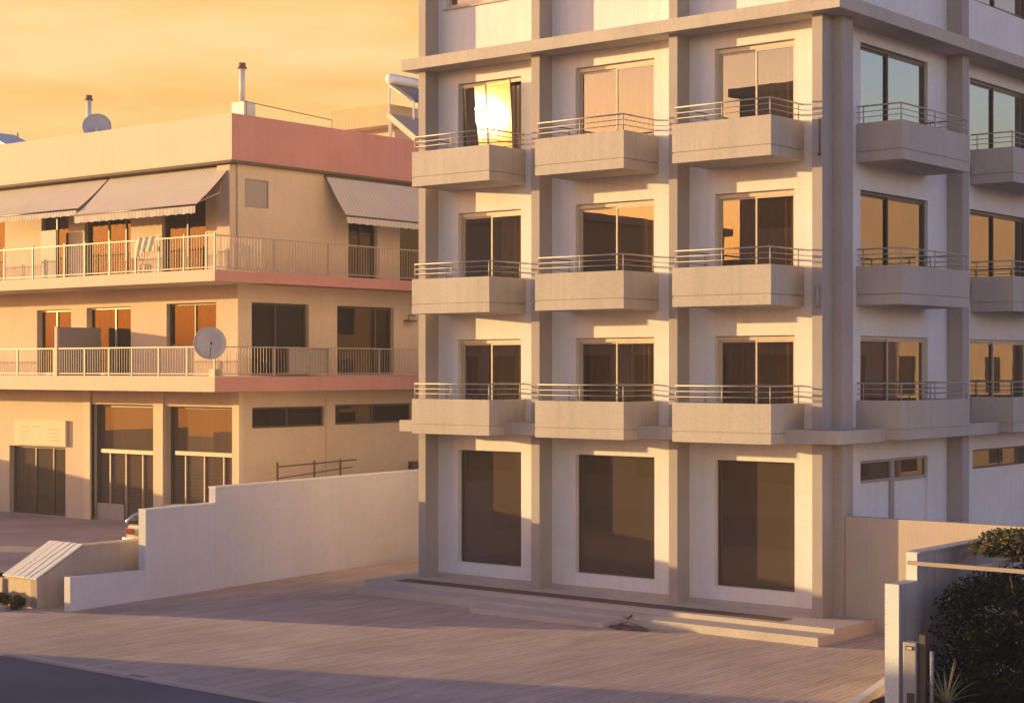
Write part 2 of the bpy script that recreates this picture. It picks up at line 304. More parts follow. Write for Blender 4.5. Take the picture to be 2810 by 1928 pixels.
    def build(s, name, mats, parent=None, smooth_angle=None, norm=False):
        if norm: bmesh.ops.recalc_face_normals(s.bm, faces=s.bm.faces)
        me = bpy.data.meshes.new(name); s.bm.to_mesh(me); s.bm.free()
        for m in (mats if isinstance(mats, (list, tuple)) else [mats]): me.materials.append(m)
        o = bpy.data.objects.new(name, me); sc.collection.objects.link(o)
        if parent is not None:
            o.parent = parent; o.matrix_parent_inverse = Matrix.Translation(parent_world(parent)).inverted()
        return o
def parent_world(o): return o.location if o.parent is None else Vector((0, 0, 0))
def tag(o, label, cat, group=None):
    o['label'] = label; o['category'] = cat
    if group: o['group'] = group
    return o
def thing(name, label, cat, loc=(0, 0, 0), group=None):
    o = bpy.data.objects.new(name, None); o.location = loc; o.empty_display_size = 0.3
    sc.collection.objects.link(o); return tag(o, label, cat, group)
def struct(name, mb, mat):
    o = mb.build(name, mat); o['kind'] = 'structure'; return o
def sub(name, mb, mat, parent): return mb.build(name, mat, parent)

# ------------------------------------------------------------------ setting: ground
GZ = -0.20
struct('ground', MB().face([(-105, -58, -0.42), (88, -58, -0.42), (88, 78, -0.42), (-105, 78, -0.42)]) and (lambda m: m)(MB()) if False else (lambda m: (m.face([(-105, -58, -0.42), (88, -58, -0.42), (88, 78, -0.42), (-105, 78, -0.42)]), m)[1])(MB()), M['concrete'])
def sheet(name, x0, x1, y0, y1, z, mat, nx=1, ny=1, hf=None):
    mb = MB()
    vs = [[mb.bm.verts.new((x0+(x1-x0)*i/nx, y0+(y1-y0)*j/ny, z + (hf(x0+(x1-x0)*i/nx, y0+(y1-y0)*j/ny) if hf else 0))) for i in range(nx+1)] for j in range(ny+1)]
    for j in range(ny):
        for i in range(nx):
            f = mb.bm.faces.new([vs[j][i], vs[j][i+1], vs[j+1][i+1], vs[j+1][i]]); f.smooth = bool(hf)
    return struct(name, mb, mat)
sheet('yard', -15.45, 6.0, -12.05, 30, GZ, M['yard'])
sheet('street', -90, 90, -21.5, -12.25, -0.24, M['asphalt'])
k = MB(); k.box(-90, 90, -12.25, -12.05, -0.40, GZ+0.006, bev=0.02)
o = k.build('kerb', M['tile']); o['kind'] = 'structure'
lotm = MB(); nxl, nyl = 40, 12
def lotp(i, j):
    y = -8.03+10.38*j/nyl; xr = min(-15.6, -14.62-0.1065*(y+7.95)); x = -60+(xr+60)*i/nxl
    return (x, y, 0.46+0.03*math.sin(x*0.5+y*0.3))
lv = [[lotm.bm.verts.new(lotp(i, j)) for i in range(nxl+1)] for j in range(nyl+1)]
for j in range(nyl):
    for i in range(nxl): lotm.bm.faces.new([lv[j][i], lv[j][i+1], lv[j+1][i+1], lv[j+1][i]]).smooth = True
struct('car_park', lotm, M['lot'])
sheet('pavement', -60, -15.45, -12.05, -8.2, GZ-0.004, M['concrete'])
sheet('far_pavement', -90, 90, -40, -21.5, -0.2, M['concrete'])

dg = thing('drain_grate', 'small dark drain grate let into the kerb by the road', 'drain', (-6.8, -12.2, GZ))
m_ = MB(); m_.box(-7.0, -6.60, -12.22, -12.08, GZ-.05, GZ+.010); m_.build('grate', plain('cast_iron', (0.10, 0.09, 0.09), 0.7), dg)
m_ = MB()
for i in range(5): m_.box(-6.97+.08*i, -6.94+.08*i, -12.21, -12.09, GZ+.010, GZ+.016)
m_.build('bars', M['metalgrey'], dg)

# ------------------------------------------------------------------ apartment building
A = thing('apartment_building', 'tall white and beige apartment block with projecting solid balconies and steel rails', 'building')
BAYS = [(-10.95, -7.64), (-7.39, -3.79), (-3.56, -0.245)]
WIN = [(-10.30, -8.32), (-6.70, -4.49), (-2.90, -0.92)]
BAL = [(-10.60, -8.18), (-6.83, -4.37), (-3.11, -0.69)]
FLOORS = [(3.64, 5.90), (6.50, 8.99), (9.55, 12.15)]         # underside of balcony, window head
D = 0.47
ops = []
for (a, b) in WIN:
    ops.append((a, b, 0.47, 3.21, 0.20))
    for zb, zt in FLOORS: ops.append((a, b, zb+0.26, zt, 0.17))
    ops.append((a-0.40 if a < -9 else a-0.2, b+0.05, 14.05, 15.55, 0.12))
wf_ = MB(); wf_.wall(-11.0, -0.12, -0.1, 16.6, D, ops)
SOPS = [(1.97, 5.22, 3.95, 5.90, 0.16), (1.97, 5.22, 6.75, 9.04, 0.16), (1.97, 5.22, 9.80, 12.21, 0.16), (1.97, 5.22, 0.0, 3.21, 0.10),
        (7.5, 11.0, 3.95, 5.90, 0.16), (7.5, 11.0, 6.75, 9.02, 0.16), (7.5, 11.0, 9.80, 12.17, 0.16), (7.66, 11.0, 2.78, 3.24, 0.10),
        (7.6, 11.0, 14.05, 15.55, 0.12), (2.0, 5.2, 14.35, 15.55, 0.12)]
wf_.T = RZ; wf_.wall(0.5, 16.0, -0.1, 16.6, 0.17, SOPS); wf_.T = ID
wf_.face([(-11.0, D, -0.1), (-11.0, D, 16.6), (-11.0, 16, 16.6), (-11.0, 16, -0.1)])
wf_.face([(-11.0, 16, -0.1), (-11.0, 16, 16.6), (-0.17, 16, 16.6), (-0.17, 16, -0.1)])
sub('wall', wf_, M['white'], A)
rf = MB(); rf.box(-11.5, 0.55, -0.35, 16.3, 16.6, 16.95); sub('roof', rf, M['beige'], A)
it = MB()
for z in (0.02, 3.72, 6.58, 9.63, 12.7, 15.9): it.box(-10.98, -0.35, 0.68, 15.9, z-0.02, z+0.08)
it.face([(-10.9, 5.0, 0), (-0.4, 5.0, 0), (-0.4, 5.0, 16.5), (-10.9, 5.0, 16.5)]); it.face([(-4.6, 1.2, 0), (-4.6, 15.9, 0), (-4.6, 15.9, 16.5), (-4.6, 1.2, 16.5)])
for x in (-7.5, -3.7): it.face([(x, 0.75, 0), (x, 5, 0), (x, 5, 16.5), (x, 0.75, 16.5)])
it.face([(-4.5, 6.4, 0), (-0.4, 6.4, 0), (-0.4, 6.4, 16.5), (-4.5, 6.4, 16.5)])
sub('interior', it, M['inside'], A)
for i, (x0, x1) in enumerate([(-11.18, -10.95), (-7.64, -7.39), (-3.79, -3.56), (-0.245, 0.0)]):
    p = MB(); p.box(x0, x1, 0, D+0.05 if i < 3 else 0.45, 0.0, 16.59, bev=0.008); sub('pilaster', p, M['beige2'], A)
p = MB(); p.box(-0.4, 0.22, 0.43, 0.90, 0.0, 16.59, bev=0.008); sub('pilaster', p, M['beige2'], A)
for y in (6.22, 11.6):
    p = MB(); p.box(-0.3, 0.22, y, y+0.37, 0.0, 16.59, bev=0.008); sub('pilaster', p, M['beige2'], A)
p = MB(); p.box(-11.5, 0.55, -0.35, 16.2, 3.655, 3.93, bev=0.008); sub('ledge', p, M['beige'], A)
p = MB(); p.box(-11.5, 0.55, -0.28, 16.2, 12.50, 12.78, bev=0.008); sub('cornice', p, M['beige'], A)
pl = MB(); 
for (a, b) in BAYS: pl.box(a, b, D-0.03, D+0.02, 0.0, 0.17)
sub('plinth', pl, M['beige'], A)

def rect_frame(mb, u0, u1, z0, z1, d0, d1, t, mi=0, tt=None):
    tt = tt or t
    mb.box(u0, u0+t, d0, d1, z0, z1, mi); mb.box(u1-t, u1, d0, d1, z0, z1, mi)
    mb.box(u0+t, u1-t, d0+0.001, d1-0.001, z1-tt, z1, mi); mb.box(u0+t, u1-t, d0+0.001, d1-0.001, z0, z0+t, mi)
def curtain(T, u0, u1, z0, z1, d, mat, parent, wl=0.17, amp=0.035):
    mb = MB(T); n = max(6, int((u1-u0)/0.03)); top = []; bot = []
    ph = random.random()*6
    for i in range(n+1):
        u = u0+(u1-u0)*i/n; a = amp*math.sin(2*math.pi*u/wl+ph+0.8*math.sin(u*5)) + 0.4*amp*math.sin(u*31)
        top.append(mb.bm.verts.new(T @ Vector((u, d+a*0.6, z1)))); bot.append(mb.bm.verts.new(T @ Vector((u, d+a, z0))))
    for i in range(n):
        f = mb.bm.faces.new([bot[i], bot[i+1], top[i+1], top[i]]); f.smooth = True
    return mb.build('curtain', mat, parent)
def slider(T, parent, u0, u1, z0, z1, d, fm, gm, cur=(), tfr=0.055, split=0.5, head=0.10, glare=False):
    mid = u0+(u1-u0)*split
    fr = MB(T); rect_frame(fr, u0, u1, z0, z1, d, d+0.07, tfr, 0, head)
    if not glare: rect_frame(fr, mid-0.03, u1-tfr, z0+tfr, z1-head, d+0.012, d+0.05, 0.04)
    if not glare: rect_frame(fr, u0+tfr, mid+0.035, z0+tfr, z1-head, d+0.052, d+0.09, 0.04)
    wn = fr.build('window', fm, parent)
    a, b = u0+tfr+0.035, mid-0.0
    g = MB(T)
    if glare:
        # leaf tilt is made up, aimed to mirror the low sun at the camera
        pc = Vector(((u0+u1)/2-0.30, d-0.12, 11.33)); gp = pc-Vector((.14, 0, 0)); hv = ((cam.location-gp).normalized() - ray).normalized()
        uu = Vector((0, 0, 1)).cross(hv).normalized(); ww = hv.cross(uu); hl, hh = z0+0.08-pc.z, z1-head-0.02-pc.z
        if uu.x < 0: uu = -uu
        ex = [(-0.56, 0.32), (0.32, 1.32)]
        for e0, e1 in ex:
            q = [pc+uu*e0+ww*hl, pc+uu*e1+ww*hl, pc+uu*e1+ww*hh, pc+uu*e0+ww*hh]
            m = MB(); m.face(q); m.build('pane', M['glare'], wn)
            m = MB(); m.tube([p_ - hv*-.004 for p_ in q+[q[0]]], 0.02, n=6); m.build('casement', fm, wn)
    else:
        g.face([(a, d+0.07, z0+tfr+0.035), (b, d+0.07, z0+tfr+0.035), (b, d+0.07, z1-head-0.035), (a, d+0.07, z1-head-0.035)]); g.build('pane', gm, wn)
    if not glare:
        g = MB(T); a, b = mid+0.01, u1-tfr-0.035
        g.face([(a, d+0.03, z0+tfr+0.035), (b, d+0.03, z0+tfr+0.035), (b, d+0.03, z1-head-0.035), (a, d+0.03, z1-head-0.035)]); g.build('pane', gm, wn)
    for (ca, cb, cm) in cur: curtain(T, ca, cb, z0+0.04, z1-0.12, d+0.24, cm, wn)
    return wn
CUR = {(0, 0): [(0.0, 1.0, 'curtain')], (0, 1): [(0.05, 1.0, 'curtain')], (0, 2): [(0.0, 1.0, 'curtain')],
       (1, 0): [(0.55, 1.0, 'curtainl')], (1, 1): [(0.75, 1.0, 'curtain')], (1, 2): [(0.0, 1.0, 'curtain')],
       (2, 0): [(0.0, 1.0, 'curtainl')], (2, 1): [(0.0, 1.0, 'curtainl')], (2, 2): [(0.45, 1.0, 'curtainl')]}
for bi, (a, b) in enumerate(WIN):
    for fi, (zb, zt) in enumerate(FLOORS):
        cu = [(a+(b-a)*p+0.02, a+(b-a)*q-0.02, M[m]) for p, q, m in CUR[(fi, bi)]]
        slider(ID, A, a, b, zb+0.26, zt, D+0.10, M['frame'], M['glass'], cu, split=0.5+0.0*bi, glare=(fi == 2 and bi == 0))
    slider(ID, A, a-0.40 if a < -9 else a-0.2, b+0.05, 14.05, 15.55, D+0.06, M['frame'], M['glass'], head=0.06)
    sl = MB(); sl.box((a-0.45 if a < -9 else a-0.25), b+0.1, D-0.05, D+0.05, 14.0, 14.048); sub('sill', sl, M['beige'], A)
    # tall fixed ground floor pane
    fr = MB(); rect_frame(fr, a, b, 0.47, 3.21, D+0.13, D+0.19, 0.035); wn = fr.build('window', M['darkframe'], A)
    g = MB(); g.face([(a+.03, D+.16, .50), (b-.03, D+.16, .50), (b-.03, D+.16, 3.18), (a+.03, D+.16, 3.18)]); g.build('pane', M['glassd'], wn)
def balcony(T, u0, u1, df, dw, z0, parent, rail_posts=True, open_right=False):
    b = MB(T); t = 0.11; zt = z0+0.83
    b.box(u0, u1, df, dw, z0, z0+0.205, bev=0.006)                         # slab with drip groove above it
    b.box(u0+0.022, u1-0.022, df+0.022, dw-0.001, z0+0.204, z0+0.235)
    b.box(u0, u1, df, df+t, z0+0.232, zt, bev=0.006)
    b.box(u0, u0+t, df+t-0.002, dw-0.002, z0+0.232, zt-0.001, bev=0.004); b.box(u1-t, u1, df+t-0.002, dw-0.002, z0+0.232, zt-0.001, bev=0.004)
    o = b.build('balcony', M['beige'], parent)
    r = MB(T); i = 0.055; zr = zt+0.36
    def run(z, rad):
        r.tube([(u0+i, dw, z), (u0+i, df+i, z)], rad); r.tube([(u0+i-rad, df+i, z), (u1-i+rad, df+i, z)], rad); r.tube([(u1-i, df+i, z), (u1-i, dw, z)], rad)
    run(zr, 0.018); run(zr-0.12, 0.0095); run(zr-0.235, 0.0095)
    for (pu, pd) in [(u0+i, df+i), (u1-i, df+i), ((u0+u1)/2, df+i), (u0+i, dw-0.15), (u1-i, dw-0.15)]:
        r.tube([(pu, pd, zt-0.01), (pu, pd, zr)], 0.014)
    r.build('railing', M['rail'], o)
    return o
for (a, b) in BAL:
    for zb, zt in FLOORS: balcony(ID, a, b, -0.88, D, zb, A)
for (u0, u1) in ((1.77, 5.10), (7.52, 10.85)):
    for zb, zt in FLOORS: balcony(RZ, u0, u1, -0.91, 0.17, zb+0.05, A)
for (u0, u1, z0, z1, g, cu) in [(1.97, 5.22, 3.95, 5.90, 'glass', [(2.0, 5.1, 'curtain')]), (1.97, 5.22, 6.75, 9.04, 'glass', []), (1.97, 5.22, 9.80, 12.21, 'glassg', [(1.98, 2.5, 'curtainl')]),
                               (7.5, 11.0, 3.95, 5.90, 'glass', []), (7.5, 11.0, 6.75, 9.02, 'glass', []), (7.5, 11.0, 9.80, 12.17, 'glassg', []),
                               (7.6, 11.0, 14.05, 15.55, 'glass', []), (2.0, 5.2, 14.35, 15.55, 'glass', [])]:
    slider(RZ, A, u0, u1, z0, z1, 0.17+0.08, M['darkframe'] if z0 > 6 else M['frame'], M[g], [(p, q, M[m]) for p, q, m in cu], head=0.07, split=0.45)  # upper side frames darker: the facade's shade is put into their colour
# side ground floor: white panels under two high lights
pn = MB(RZ); pn.box(1.97, 3.42, 0.245, 0.26, 0.0, 2.72); pn.box(3.60, 5.22, 0.245, 0.26, 0.0, 2.70); sub('door_panel', pn, M['white'], A)
pn = MB(RZ); pn.box(3.42, 3.60, 0.19, 0.27, 0.0, 3.21); pn.box(1.97, 3.42, 0.20, 0.27, 2.72, 2.78); pn.box(3.60, 5.22, 0.20, 0.27, 2.70, 2.78); pn.box(1.97, 3.42, .20, .27, 3.15, 3.21); pn.box(3.60, 5.22, .20, .27, 3.15, 3.21)
wn = sub('window', pn, M['beige2'], A)
for a, b in ((1.99, 3.42), (3.60, 5.2)):
    g = MB(RZ); g.face([(a, .24, 2.77), (b, .24, 2.77), (b, .24, 3.16), (a, .24, 3.16)]); g.build('pane', M['glassd'], wn)
fr = MB(RZ); rect_frame(fr, 7.66, 11.0, 2.78, 3.24, 0.21, 0.26, 0.04); fr.box(9.3, 9.35, .211, .259, 2.82, 3.2); wn = fr.build('window', M['darkframe'], A)
g = MB(RZ); g.face([(7.68, .23, 2.8), (10.98, .23, 2.8), (10.98, .23, 3.22), (7.68, .23, 3.22)]); g.build('pane', M['glassd'], wn)
rd = MB(); rd.tube([(-0.06, -0.02, 10.35), (-0.06, -0.02, 9.62)], 0.012); rd.lathe([(0, -.02), (.03, -.02), (.03, .02), (0, .02)], (-0.06, -0.03, 9.6), (0, 0, 1), n=10); sub('drain_spout', rd, M['darkframe'], A)
rd = MB(); rd.tube([(-0.10, -0.035, 6.9), (-0.10, -0.035, 6.45)], 0.035); sub('wall_lamp', rd, M['metalgrey'], A)

# terrace and steps in front of it
t = thing('entrance_steps', 'low stone terrace with shallow steps and a dark inset strip along the shopfront', 'steps')
p = MB(); p.box(-11.9, 0.9, -1.15, 1.4, GZ-0.1, 0.07, bev=0.01); sub('landing', p, M['tile'], t)
p = MB(); p.box(-11.6, 0.9, -1.8, -1.14, GZ-0.1, -0.03, bev=0.01); sub('step', p, M['tile'], t)
p = MB(); p.box(-7.4, -3.78, -2.5, -1.79, GZ-0.1, -0.085, bev=0.01); sub('step', p, M['tile'], t)
p = MB(); p.box(-11.1, -0.45, -0.93, -0.42, 0.06, 0.076); sub('inset_strip', p, M['mat'], t)

# debris: dark wedge standing in for the step end's shadow, plus twigs
d_ = MB(); d_.prism([(-3.72, -2.3), (-3.45, -2.45), (-3.1, -2.42), (-2.75, -2.3), (-3.2, -2.1), (-3.6, -2.0)], GZ, GZ+0.05, 'Z')
d_.tube([(-3.55, -2.2, -0.13), (-3.3, -2.25, -0.04), (-2.7, -2.3, -0.17)], 0.012); d_.tube([(-3.62, -1.95, 0.0), (-3.5, -1.95, -.03), (-3.4, -1.95, 0.04)], 0.03)
tag(d_.build('shadow_scraps', M['wood'], norm=True), 'small dark heap of twigs and scraps at the end of the lowest step', 'shadow_scraps')

# ------------------------------------------------------------------ neighbour building
Bd = thing('neighbour_building', 'cream three storey building with red side bands, iron railings and ground floor shops', 'building')
YW, XW, YS, XS = 2.3, -20.33, 0.6, -19.38
XL = -37.0; YB = 13.0
OF = [(-29.99, -28.19, 5.0, 7.08, .22), (-27.39, -25.2, 5.0, 7.10, .22), (-23.51, -21.27, 5.86, 7.14, .22),
      (-35.2, -32.2, 5.0, 7.1, .22),
      (-29.75, -28.32, 7.98, 10.2, .2), (-27.50, -25.21, 7.98, 10.25, .2), (-23.72, -21.74, 7.98, 10.3, .2), (-33.6, -31.75, 7.98, 10.2, .2),
      (-31.5, -28.48, 0.44, 2.66, .30), (-27.13, -24.05, 0.44, 4.08, .30), (-23.55, -20.50, 0.44, 4.06, .30)]
OR_ = [(2.84, 5.15, 5.0, 7.13, .22), (6.36, 8.91, 5.0, 7.13, .22), (2.61, 3.47, 9.93, 10.70, .08), (6.86, 8.16, 7.98, 10.2, .2), (9.2, 10.8, 7.98, 10.2, .2),
       (2.86, 5.81, 3.44, 4.05, .15), (6.28, 9.75, 3.46, 4.08, .15)]
b = MB(); b.wall(XL, XW, 0.3, 11.25, YW, OF)
b.T = Matrix.Translation((0, 0, 0)) @ RZ; b.wall(YW, YB, 0.3, 11.25, -XW, OR_); b.T = ID
b.face([(XL, YW, .3), (XL, YW, 11.25), (XL, YB, 11.25), (XL, YB, .3)]); b.face([(XL, YB, .3), (XL, YB, 11.25), (XW, YB, 11.25), (XW, YB, .3)])
sub('wall', b, M['cream'], Bd)
it = MB()
for z in (0.42, 4.7, 7.8, 11.1): it.box(XL+.05, XW-.3, YW+.4, YB-.1, z, z+0.1)
it.face([(XL, YW+4, .4), (XW-.3, YW+4, .4), (XW-.3, YW+4, 11), (XL, YW+4, 11)]); it.face([(XW-3, YW+.5, .4), (XW-3, YB, .4), (XW-3, YB, 11), (XW-3, YW+.5, 11)])
sub('interior', it, M['inside'], Bd)
# pillars along the shop fronts and corner strips
for (x0, x1) in ((-27.45, -27.13), (-24.05, -23.60), (-20.50, -20.20)):
    p = MB(); p.box(x0, x1, YW-0.07, YW+0.1, 0.4, 4.52); sub('pillar', p, M['creamlight'], Bd)
for y0, y1 in ((2.35, 2.62), (5.85, 6.22)):
    p = MB(); p.box(XW-.05, XW+0.035, y0, y1, 0.4, 4.52); sub('pillar', p, M['cream'], Bd)
for z0, z1 in ((4.54, 4.96), (7.64, 7.95)):
    p = MB(); p.box(XL, XS-0.004, YS, YW+.2, z0, z1, 0); p.box(XL, XS-.006, YS+.05, YW, z1, z1+.02, 0)
    # faded red paint on the side edge
    p.box(XW-.2, XS, YS+0.004, YB, z0+0.002, z1-0.002, 1)
    sub('balcony_slab', p, [M['creamlight'], M['red']], Bd)
p = MB(); p.box(XL-.1, -20.22, 1.97, YB+.1, 11.2, 12.55, 0); 
for f in p.bm.faces:
    if f.normal.x > 0.5 or f.calc_center_median().x > -20.23: f.material_index = 1
p.bm.faces.ensure_lookup_table()
cap = p; roof = sub('roof', cap, [M['creamlight'], M['red']], Bd)
p = MB(); p.box(XL-.1, -20.16, 1.90, YB+.1, 11.12, 11.20); sub('gutter', p, M['wood'], Bd)
# chimneys on the roof
def chimney(x, y, zb, zt, body, label):
    c = MB(); c.box(x-0.24, x+0.30, y-0.2, y+0.25, 12.3, zb, 0, bev=.01); c.tube([(x, y, zb-.05), (x, y, zt-0.14)], 0.085, 0, 14)
    c.tube([(x, y, zt-0.17), (x, y, zt-0.12)], 0.14, 1, 12); c.tube([(x, y, zt-0.12), (x, y, zt)], 0.105, 1, 12)
    o = c.build('chimney', [M['flue'], M['rust']], roof); o['label'] = label
chimney(-21.25, 3.3, 13.10, 14.28, None, 'tall steel flue pipe with rusty cap on boxed base')
chimney(-30.84, 5.0, 13.05, 14.48, None, 'shorter steel flue pipe with rusty cap')
# handrail wire along the roof edge
p = MB(); p.tube([(-20.4, 2.6, 12.98), (-20.4, 6.2, 12.83), (-20.4, 6.2, 12.5)], 0.012); p.tube([(-20.4, 2.7, 12.55), (-20.4, 2.7, 13.0)], .012); sub('roof_wire', p, M['wood'], Bd)
# roof room with reed screen
p = MB(); p.box(-25.3, -22.5, 11.0, 11.08, 13.40, 14.12, 1); p.box(-25.3, -22.5, 11.08, 12.9, 13.40, 13.5, 0); p.box(-22.58, -22.5, 11.08, 12.9, 13.5, 14.1, 1)
p.box(-24.9, -22.8, 11.6, 12.8, 12.5, 13.40, 0); sub('roof_room', p, [M['cream'], M['reed']], Bd)
# windows and doors
def bwin(T, u0, u1, z0, z1, d, mull, gm='glassl', cur=None, fm='darkframe', transom=None, parent=Bd):
    fr = MB(T); rect_frame(fr, u0, u1, z0, z1, d, d+.07, .06)
    for m in mull: fr.box(m-.03, m+.03, d+.002, d+.068, z0+.06, z1-.06)
    if transom: fr.box(u0+.06, u1-.06, d-.03, d+.066, transom-.04, transom+.05)
    wn = fr.build('window', M[fm], parent)
    g = MB(T); g.face([(u0+.05, d+.035, z0+.05), (u1-.05, d+.035, z0+.05), (u1-.05, d+.035, z1-.05), (u0+.05, d+.035, z1-.05)]); g.build('pane', M[gm], wn)
    if cur:
        for (a, c, m) in cur: curtain(T, a, c, z0+.05, z1-.08, d+.2, M[m], wn)
    return wn
Y0 = YW+0.13
bwin(ID, -29.99, -28.19, 5.0, 7.08, Y0, (-29.1,), cur=[(-29.9, -28.3, 'drape')], fm='frame')
bwin(ID, -27.39, -25.2, 5.0, 7.10, Y0, (-26.1,), cur=[(-27.3, -26.7, 'drape'), (-26.1, -25.3, 'drape')], fm='frame')
bwin(ID, -23.51, -21.27, 5.86, 7.14, Y0, (-22.35,), cur=[(-23.2, -22.9, 'drape'), (-22.3, -21.4, 'drape')])
bwin(ID, -35.2, -32.2, 5.0, 7.1, Y0, (-33.7,), cur=[(-35, -33.9, 'drape')])
bwin(ID, -29.75, -28.32, 7.98, 10.2, Y0, (-29.11,), cur=[(-29.0, -28.4, 'drape')])
bwin(ID, -27.50, -25.21, 7.98, 10.25, Y0, (-26.45, -25.6), cur=[(-26.5, -26.16, 'drape')])
bwin(ID, -23.72, -21.74, 7.98, 10.3, Y0, (-22.7,), cur=[(-23.6, -22.75, 'drape')])
bwin(ID, -33.6, -31.75, 7.98, 10.2, Y0, (-32.6,))
T2 = RZ; DX = -XW+0.13
bwin(T2, 2.84, 5.15, 5.0, 7.13, DX, (3.9,)); bwin(T2, 6.36, 8.91, 5.0, 7.13, DX, (8.2,)); bwin(T2, 6.86, 8.16, 7.98, 10.2, DX, (7.5,)); bwin(T2, 9.2, 10.8, 7.98, 10.2, DX, ())
p = MB(T2); p.box(2.61, 3.47, -XW+.02, -XW+.06, 9.93, 10.70); rect_frame(p, 2.58, 3.50, 9.90, 10.73, -XW-.015, -XW+.03, .04); sub('shutter', p, M['shutter'], Bd)
bwin(T2, 2.86, 5.81, 3.44, 4.05, -XW+.08, (4.3,)); bwin(T2, 6.28, 9.75, 3.46, 4.08, -XW+.08, (8.0,))
# shop fronts
def shop(u0, u1, tz, mulls, label):
    d = YW+0.20
    fr = MB(); rect_frame(fr, u0, u1, 0.44, 4.06, d, d+.06, .07, 1); fr.box(u0+.35, u1, d-.12, d+.055, tz-.06, tz+.06, 0)
    for m in mulls: fr.box(m-.025, m+.025, d-.03, d+.05, 0.5, tz-.06, 0)
    o = fr.build('shop_window', [M['railw'], M['darkframe']], Bd); o['label'] = label
    g = MB(); g.face([(u0+.05, d+.03, .5), (u1-.05, d+.03, .5), (u1-.05, d+.03, 4.0), (u0+.05, d+.03, 4.0)]); g.build('pane', M['glassd'], o)
    s = MB(); s.face([(u0+.1, d+.12, .5), (u1-.1, d+.12, .5), (u1-.1, d+.12, tz-.1), (u0+.1, d+.12, tz-.1)]); s.build('roller_blind', M['slat'], o)
    s = MB(); s.face([(u0+.1, d+.22, tz), (u1-.1, d+.22, tz), (u1-.1, d+.22, 4.0), (u0+.1, d+.22, 4.0)]); s.build('backboard', M['curtain'], o)
    return o
so = shop(-27.13, -24.05, 2.62, (-26.43, -25.65, -24.84), 'shop window with slatted panel and low grey board')
p = MB(); p.box(-27.05, -25.7, YW+.12, YW+.17, 0.44, 0.98); p.build('low_board', M['shutter'], so)
p = MB(); p.box(-26.3, -24.8, YW+.33, YW+.36, 2.85, 3.25); p.build('display_board', M['curtainl'], so)
so2 = shop(-23.55, -20.50, 2.66, (-22.84, -21.99, -21.13), 'shop window nearest the corner with four lower bays')
p = MB()
for x in (-22.9, -22.1, -21.7, -21.0): p.box(x-.015, x+.015, YW+.24, YW+.28, 2.72, 4.0)
p.build('glazing_bar', M['frame'], so2)
dw = bwin(ID, -31.5, -28.48, 0.44, 2.66, YW+.18, (-30.3, -29.35), gm='glassd', cur=[(-30.9, -30.45, 'curtainl'), (-29.9, -29.4, 'curtainl'), (-28.95, -28.5, 'curtain')])
dw.name = 'shop_door'
p = MB(); p.box(-31.1, -28.35, YW-.10, YW-.005, 2.70, 3.53, 0)
for x0, x1, zz in ((-30.75, -30.3, 3.28), (-30.75, -30.3, 3.15), (-30.75, -30.35, 3.02), (-30.75, -30.35, 2.92), (-29.2, -28.65, 3.22), (-29.2, -28.65, 3.10), (-29.2, -28.65, 2.98), (-29.2, -28.65, 2.87), (-30.1, -29.7, 3.30)):
    p.box(x0, x1, YW-.104, YW-.099, zz, zz+.03, 1)
sub('sign_board', p, [M['signb'], M['ink']], Bd)
# railings
def railing(z0, zt, posts, heavy):
    r = MB(); yr = YS+.06; xr = XS-.06
    r.box(XL, xr+.02, yr-.02, yr+.02, zt-.035, zt); r.box(XL, xr, yr-.012, yr+.012, z0+.07, z0+.095)
    x = XL
    while x < xr-.03: r.box(x-.006, x+.006, yr-.006, yr+.006, z0+.09, zt-.03); x += .115
    for x in posts: r.box(x-.025, x+.025, yr-.0215, yr+.0215, z0, zt+heavy)
    r.box(xr-.018, xr+.018, yr+.02, YB-.2, zt-.034, zt-.001); r.box(xr-.012, xr+.012, yr, YB-.2, z0+.07, z0+.095)
    y = yr+.1
    while y < 11.0: r.box(xr-.006, xr+.006, y-.006, y+.006, z0+.09, zt-.03); y += .115
    for y in (2.9, 5.1, 7.3, 9.5): r.box(xr-.02, xr+.02, y-.02, y+.02, z0, zt-.002)
    sub('railing', r, M['railw'], Bd)
railing(7.95, 8.94, (-35, -32.4, -29.4, -27.9, -26.3, -25.3, -24.1, -22.9, -21.85, -20.76, -19.8, -19.45), .06)
railing(4.96, 5.82, (-34, -31.2, -28.7, -26.8, -25.3, -24.14, -23.08, -21.86, -20.62, -19.46), 0)
p = MB(); p.box(-26.72, -26.66, YS+.08, YW-.01, 4.97, 6.46); p.box(-26.75, -26.63, YS+.02, YS+.09, 4.97, 6.48, 1); sub('balcony_partition', p, [M['shutter'], M['creamlight']], Bd)
p = MB(); p.box(XS-.10, XS-.09, 3.5, 5.2, 5.05, 5.80); sub('railing_screen', p, M['shutter'], Bd)
p = MB(); p.box(-29.3, -28.5, YW-.35, YW-.3, 7.97, 9.6); sub('balcony_screen', p, M['shutter'], Bd)
p = MB(); p.box(-20.95, -20.40, YW-.25, YW-.003, 7.97, 11.1); sub('pier', p, M['cream'], Bd)
p = MB(T2); p.box(9.35, 9.75, -XW-.25, -XW-.003, 6.7, 6.75); p.tube([(9.4, -XW-.2, 6.7), (9.4, -XW-.2, 6.9), (9.7, -XW-.2, 6.9)], .02); sub('wall_bracket', p, M['rust'], Bd)
p = MB(T2); p.box(9.6, 10.05, -XW-.2, -XW-.003, 1.95, 2.2); sub('meter_cabinet', p, M['darkframe'], Bd)

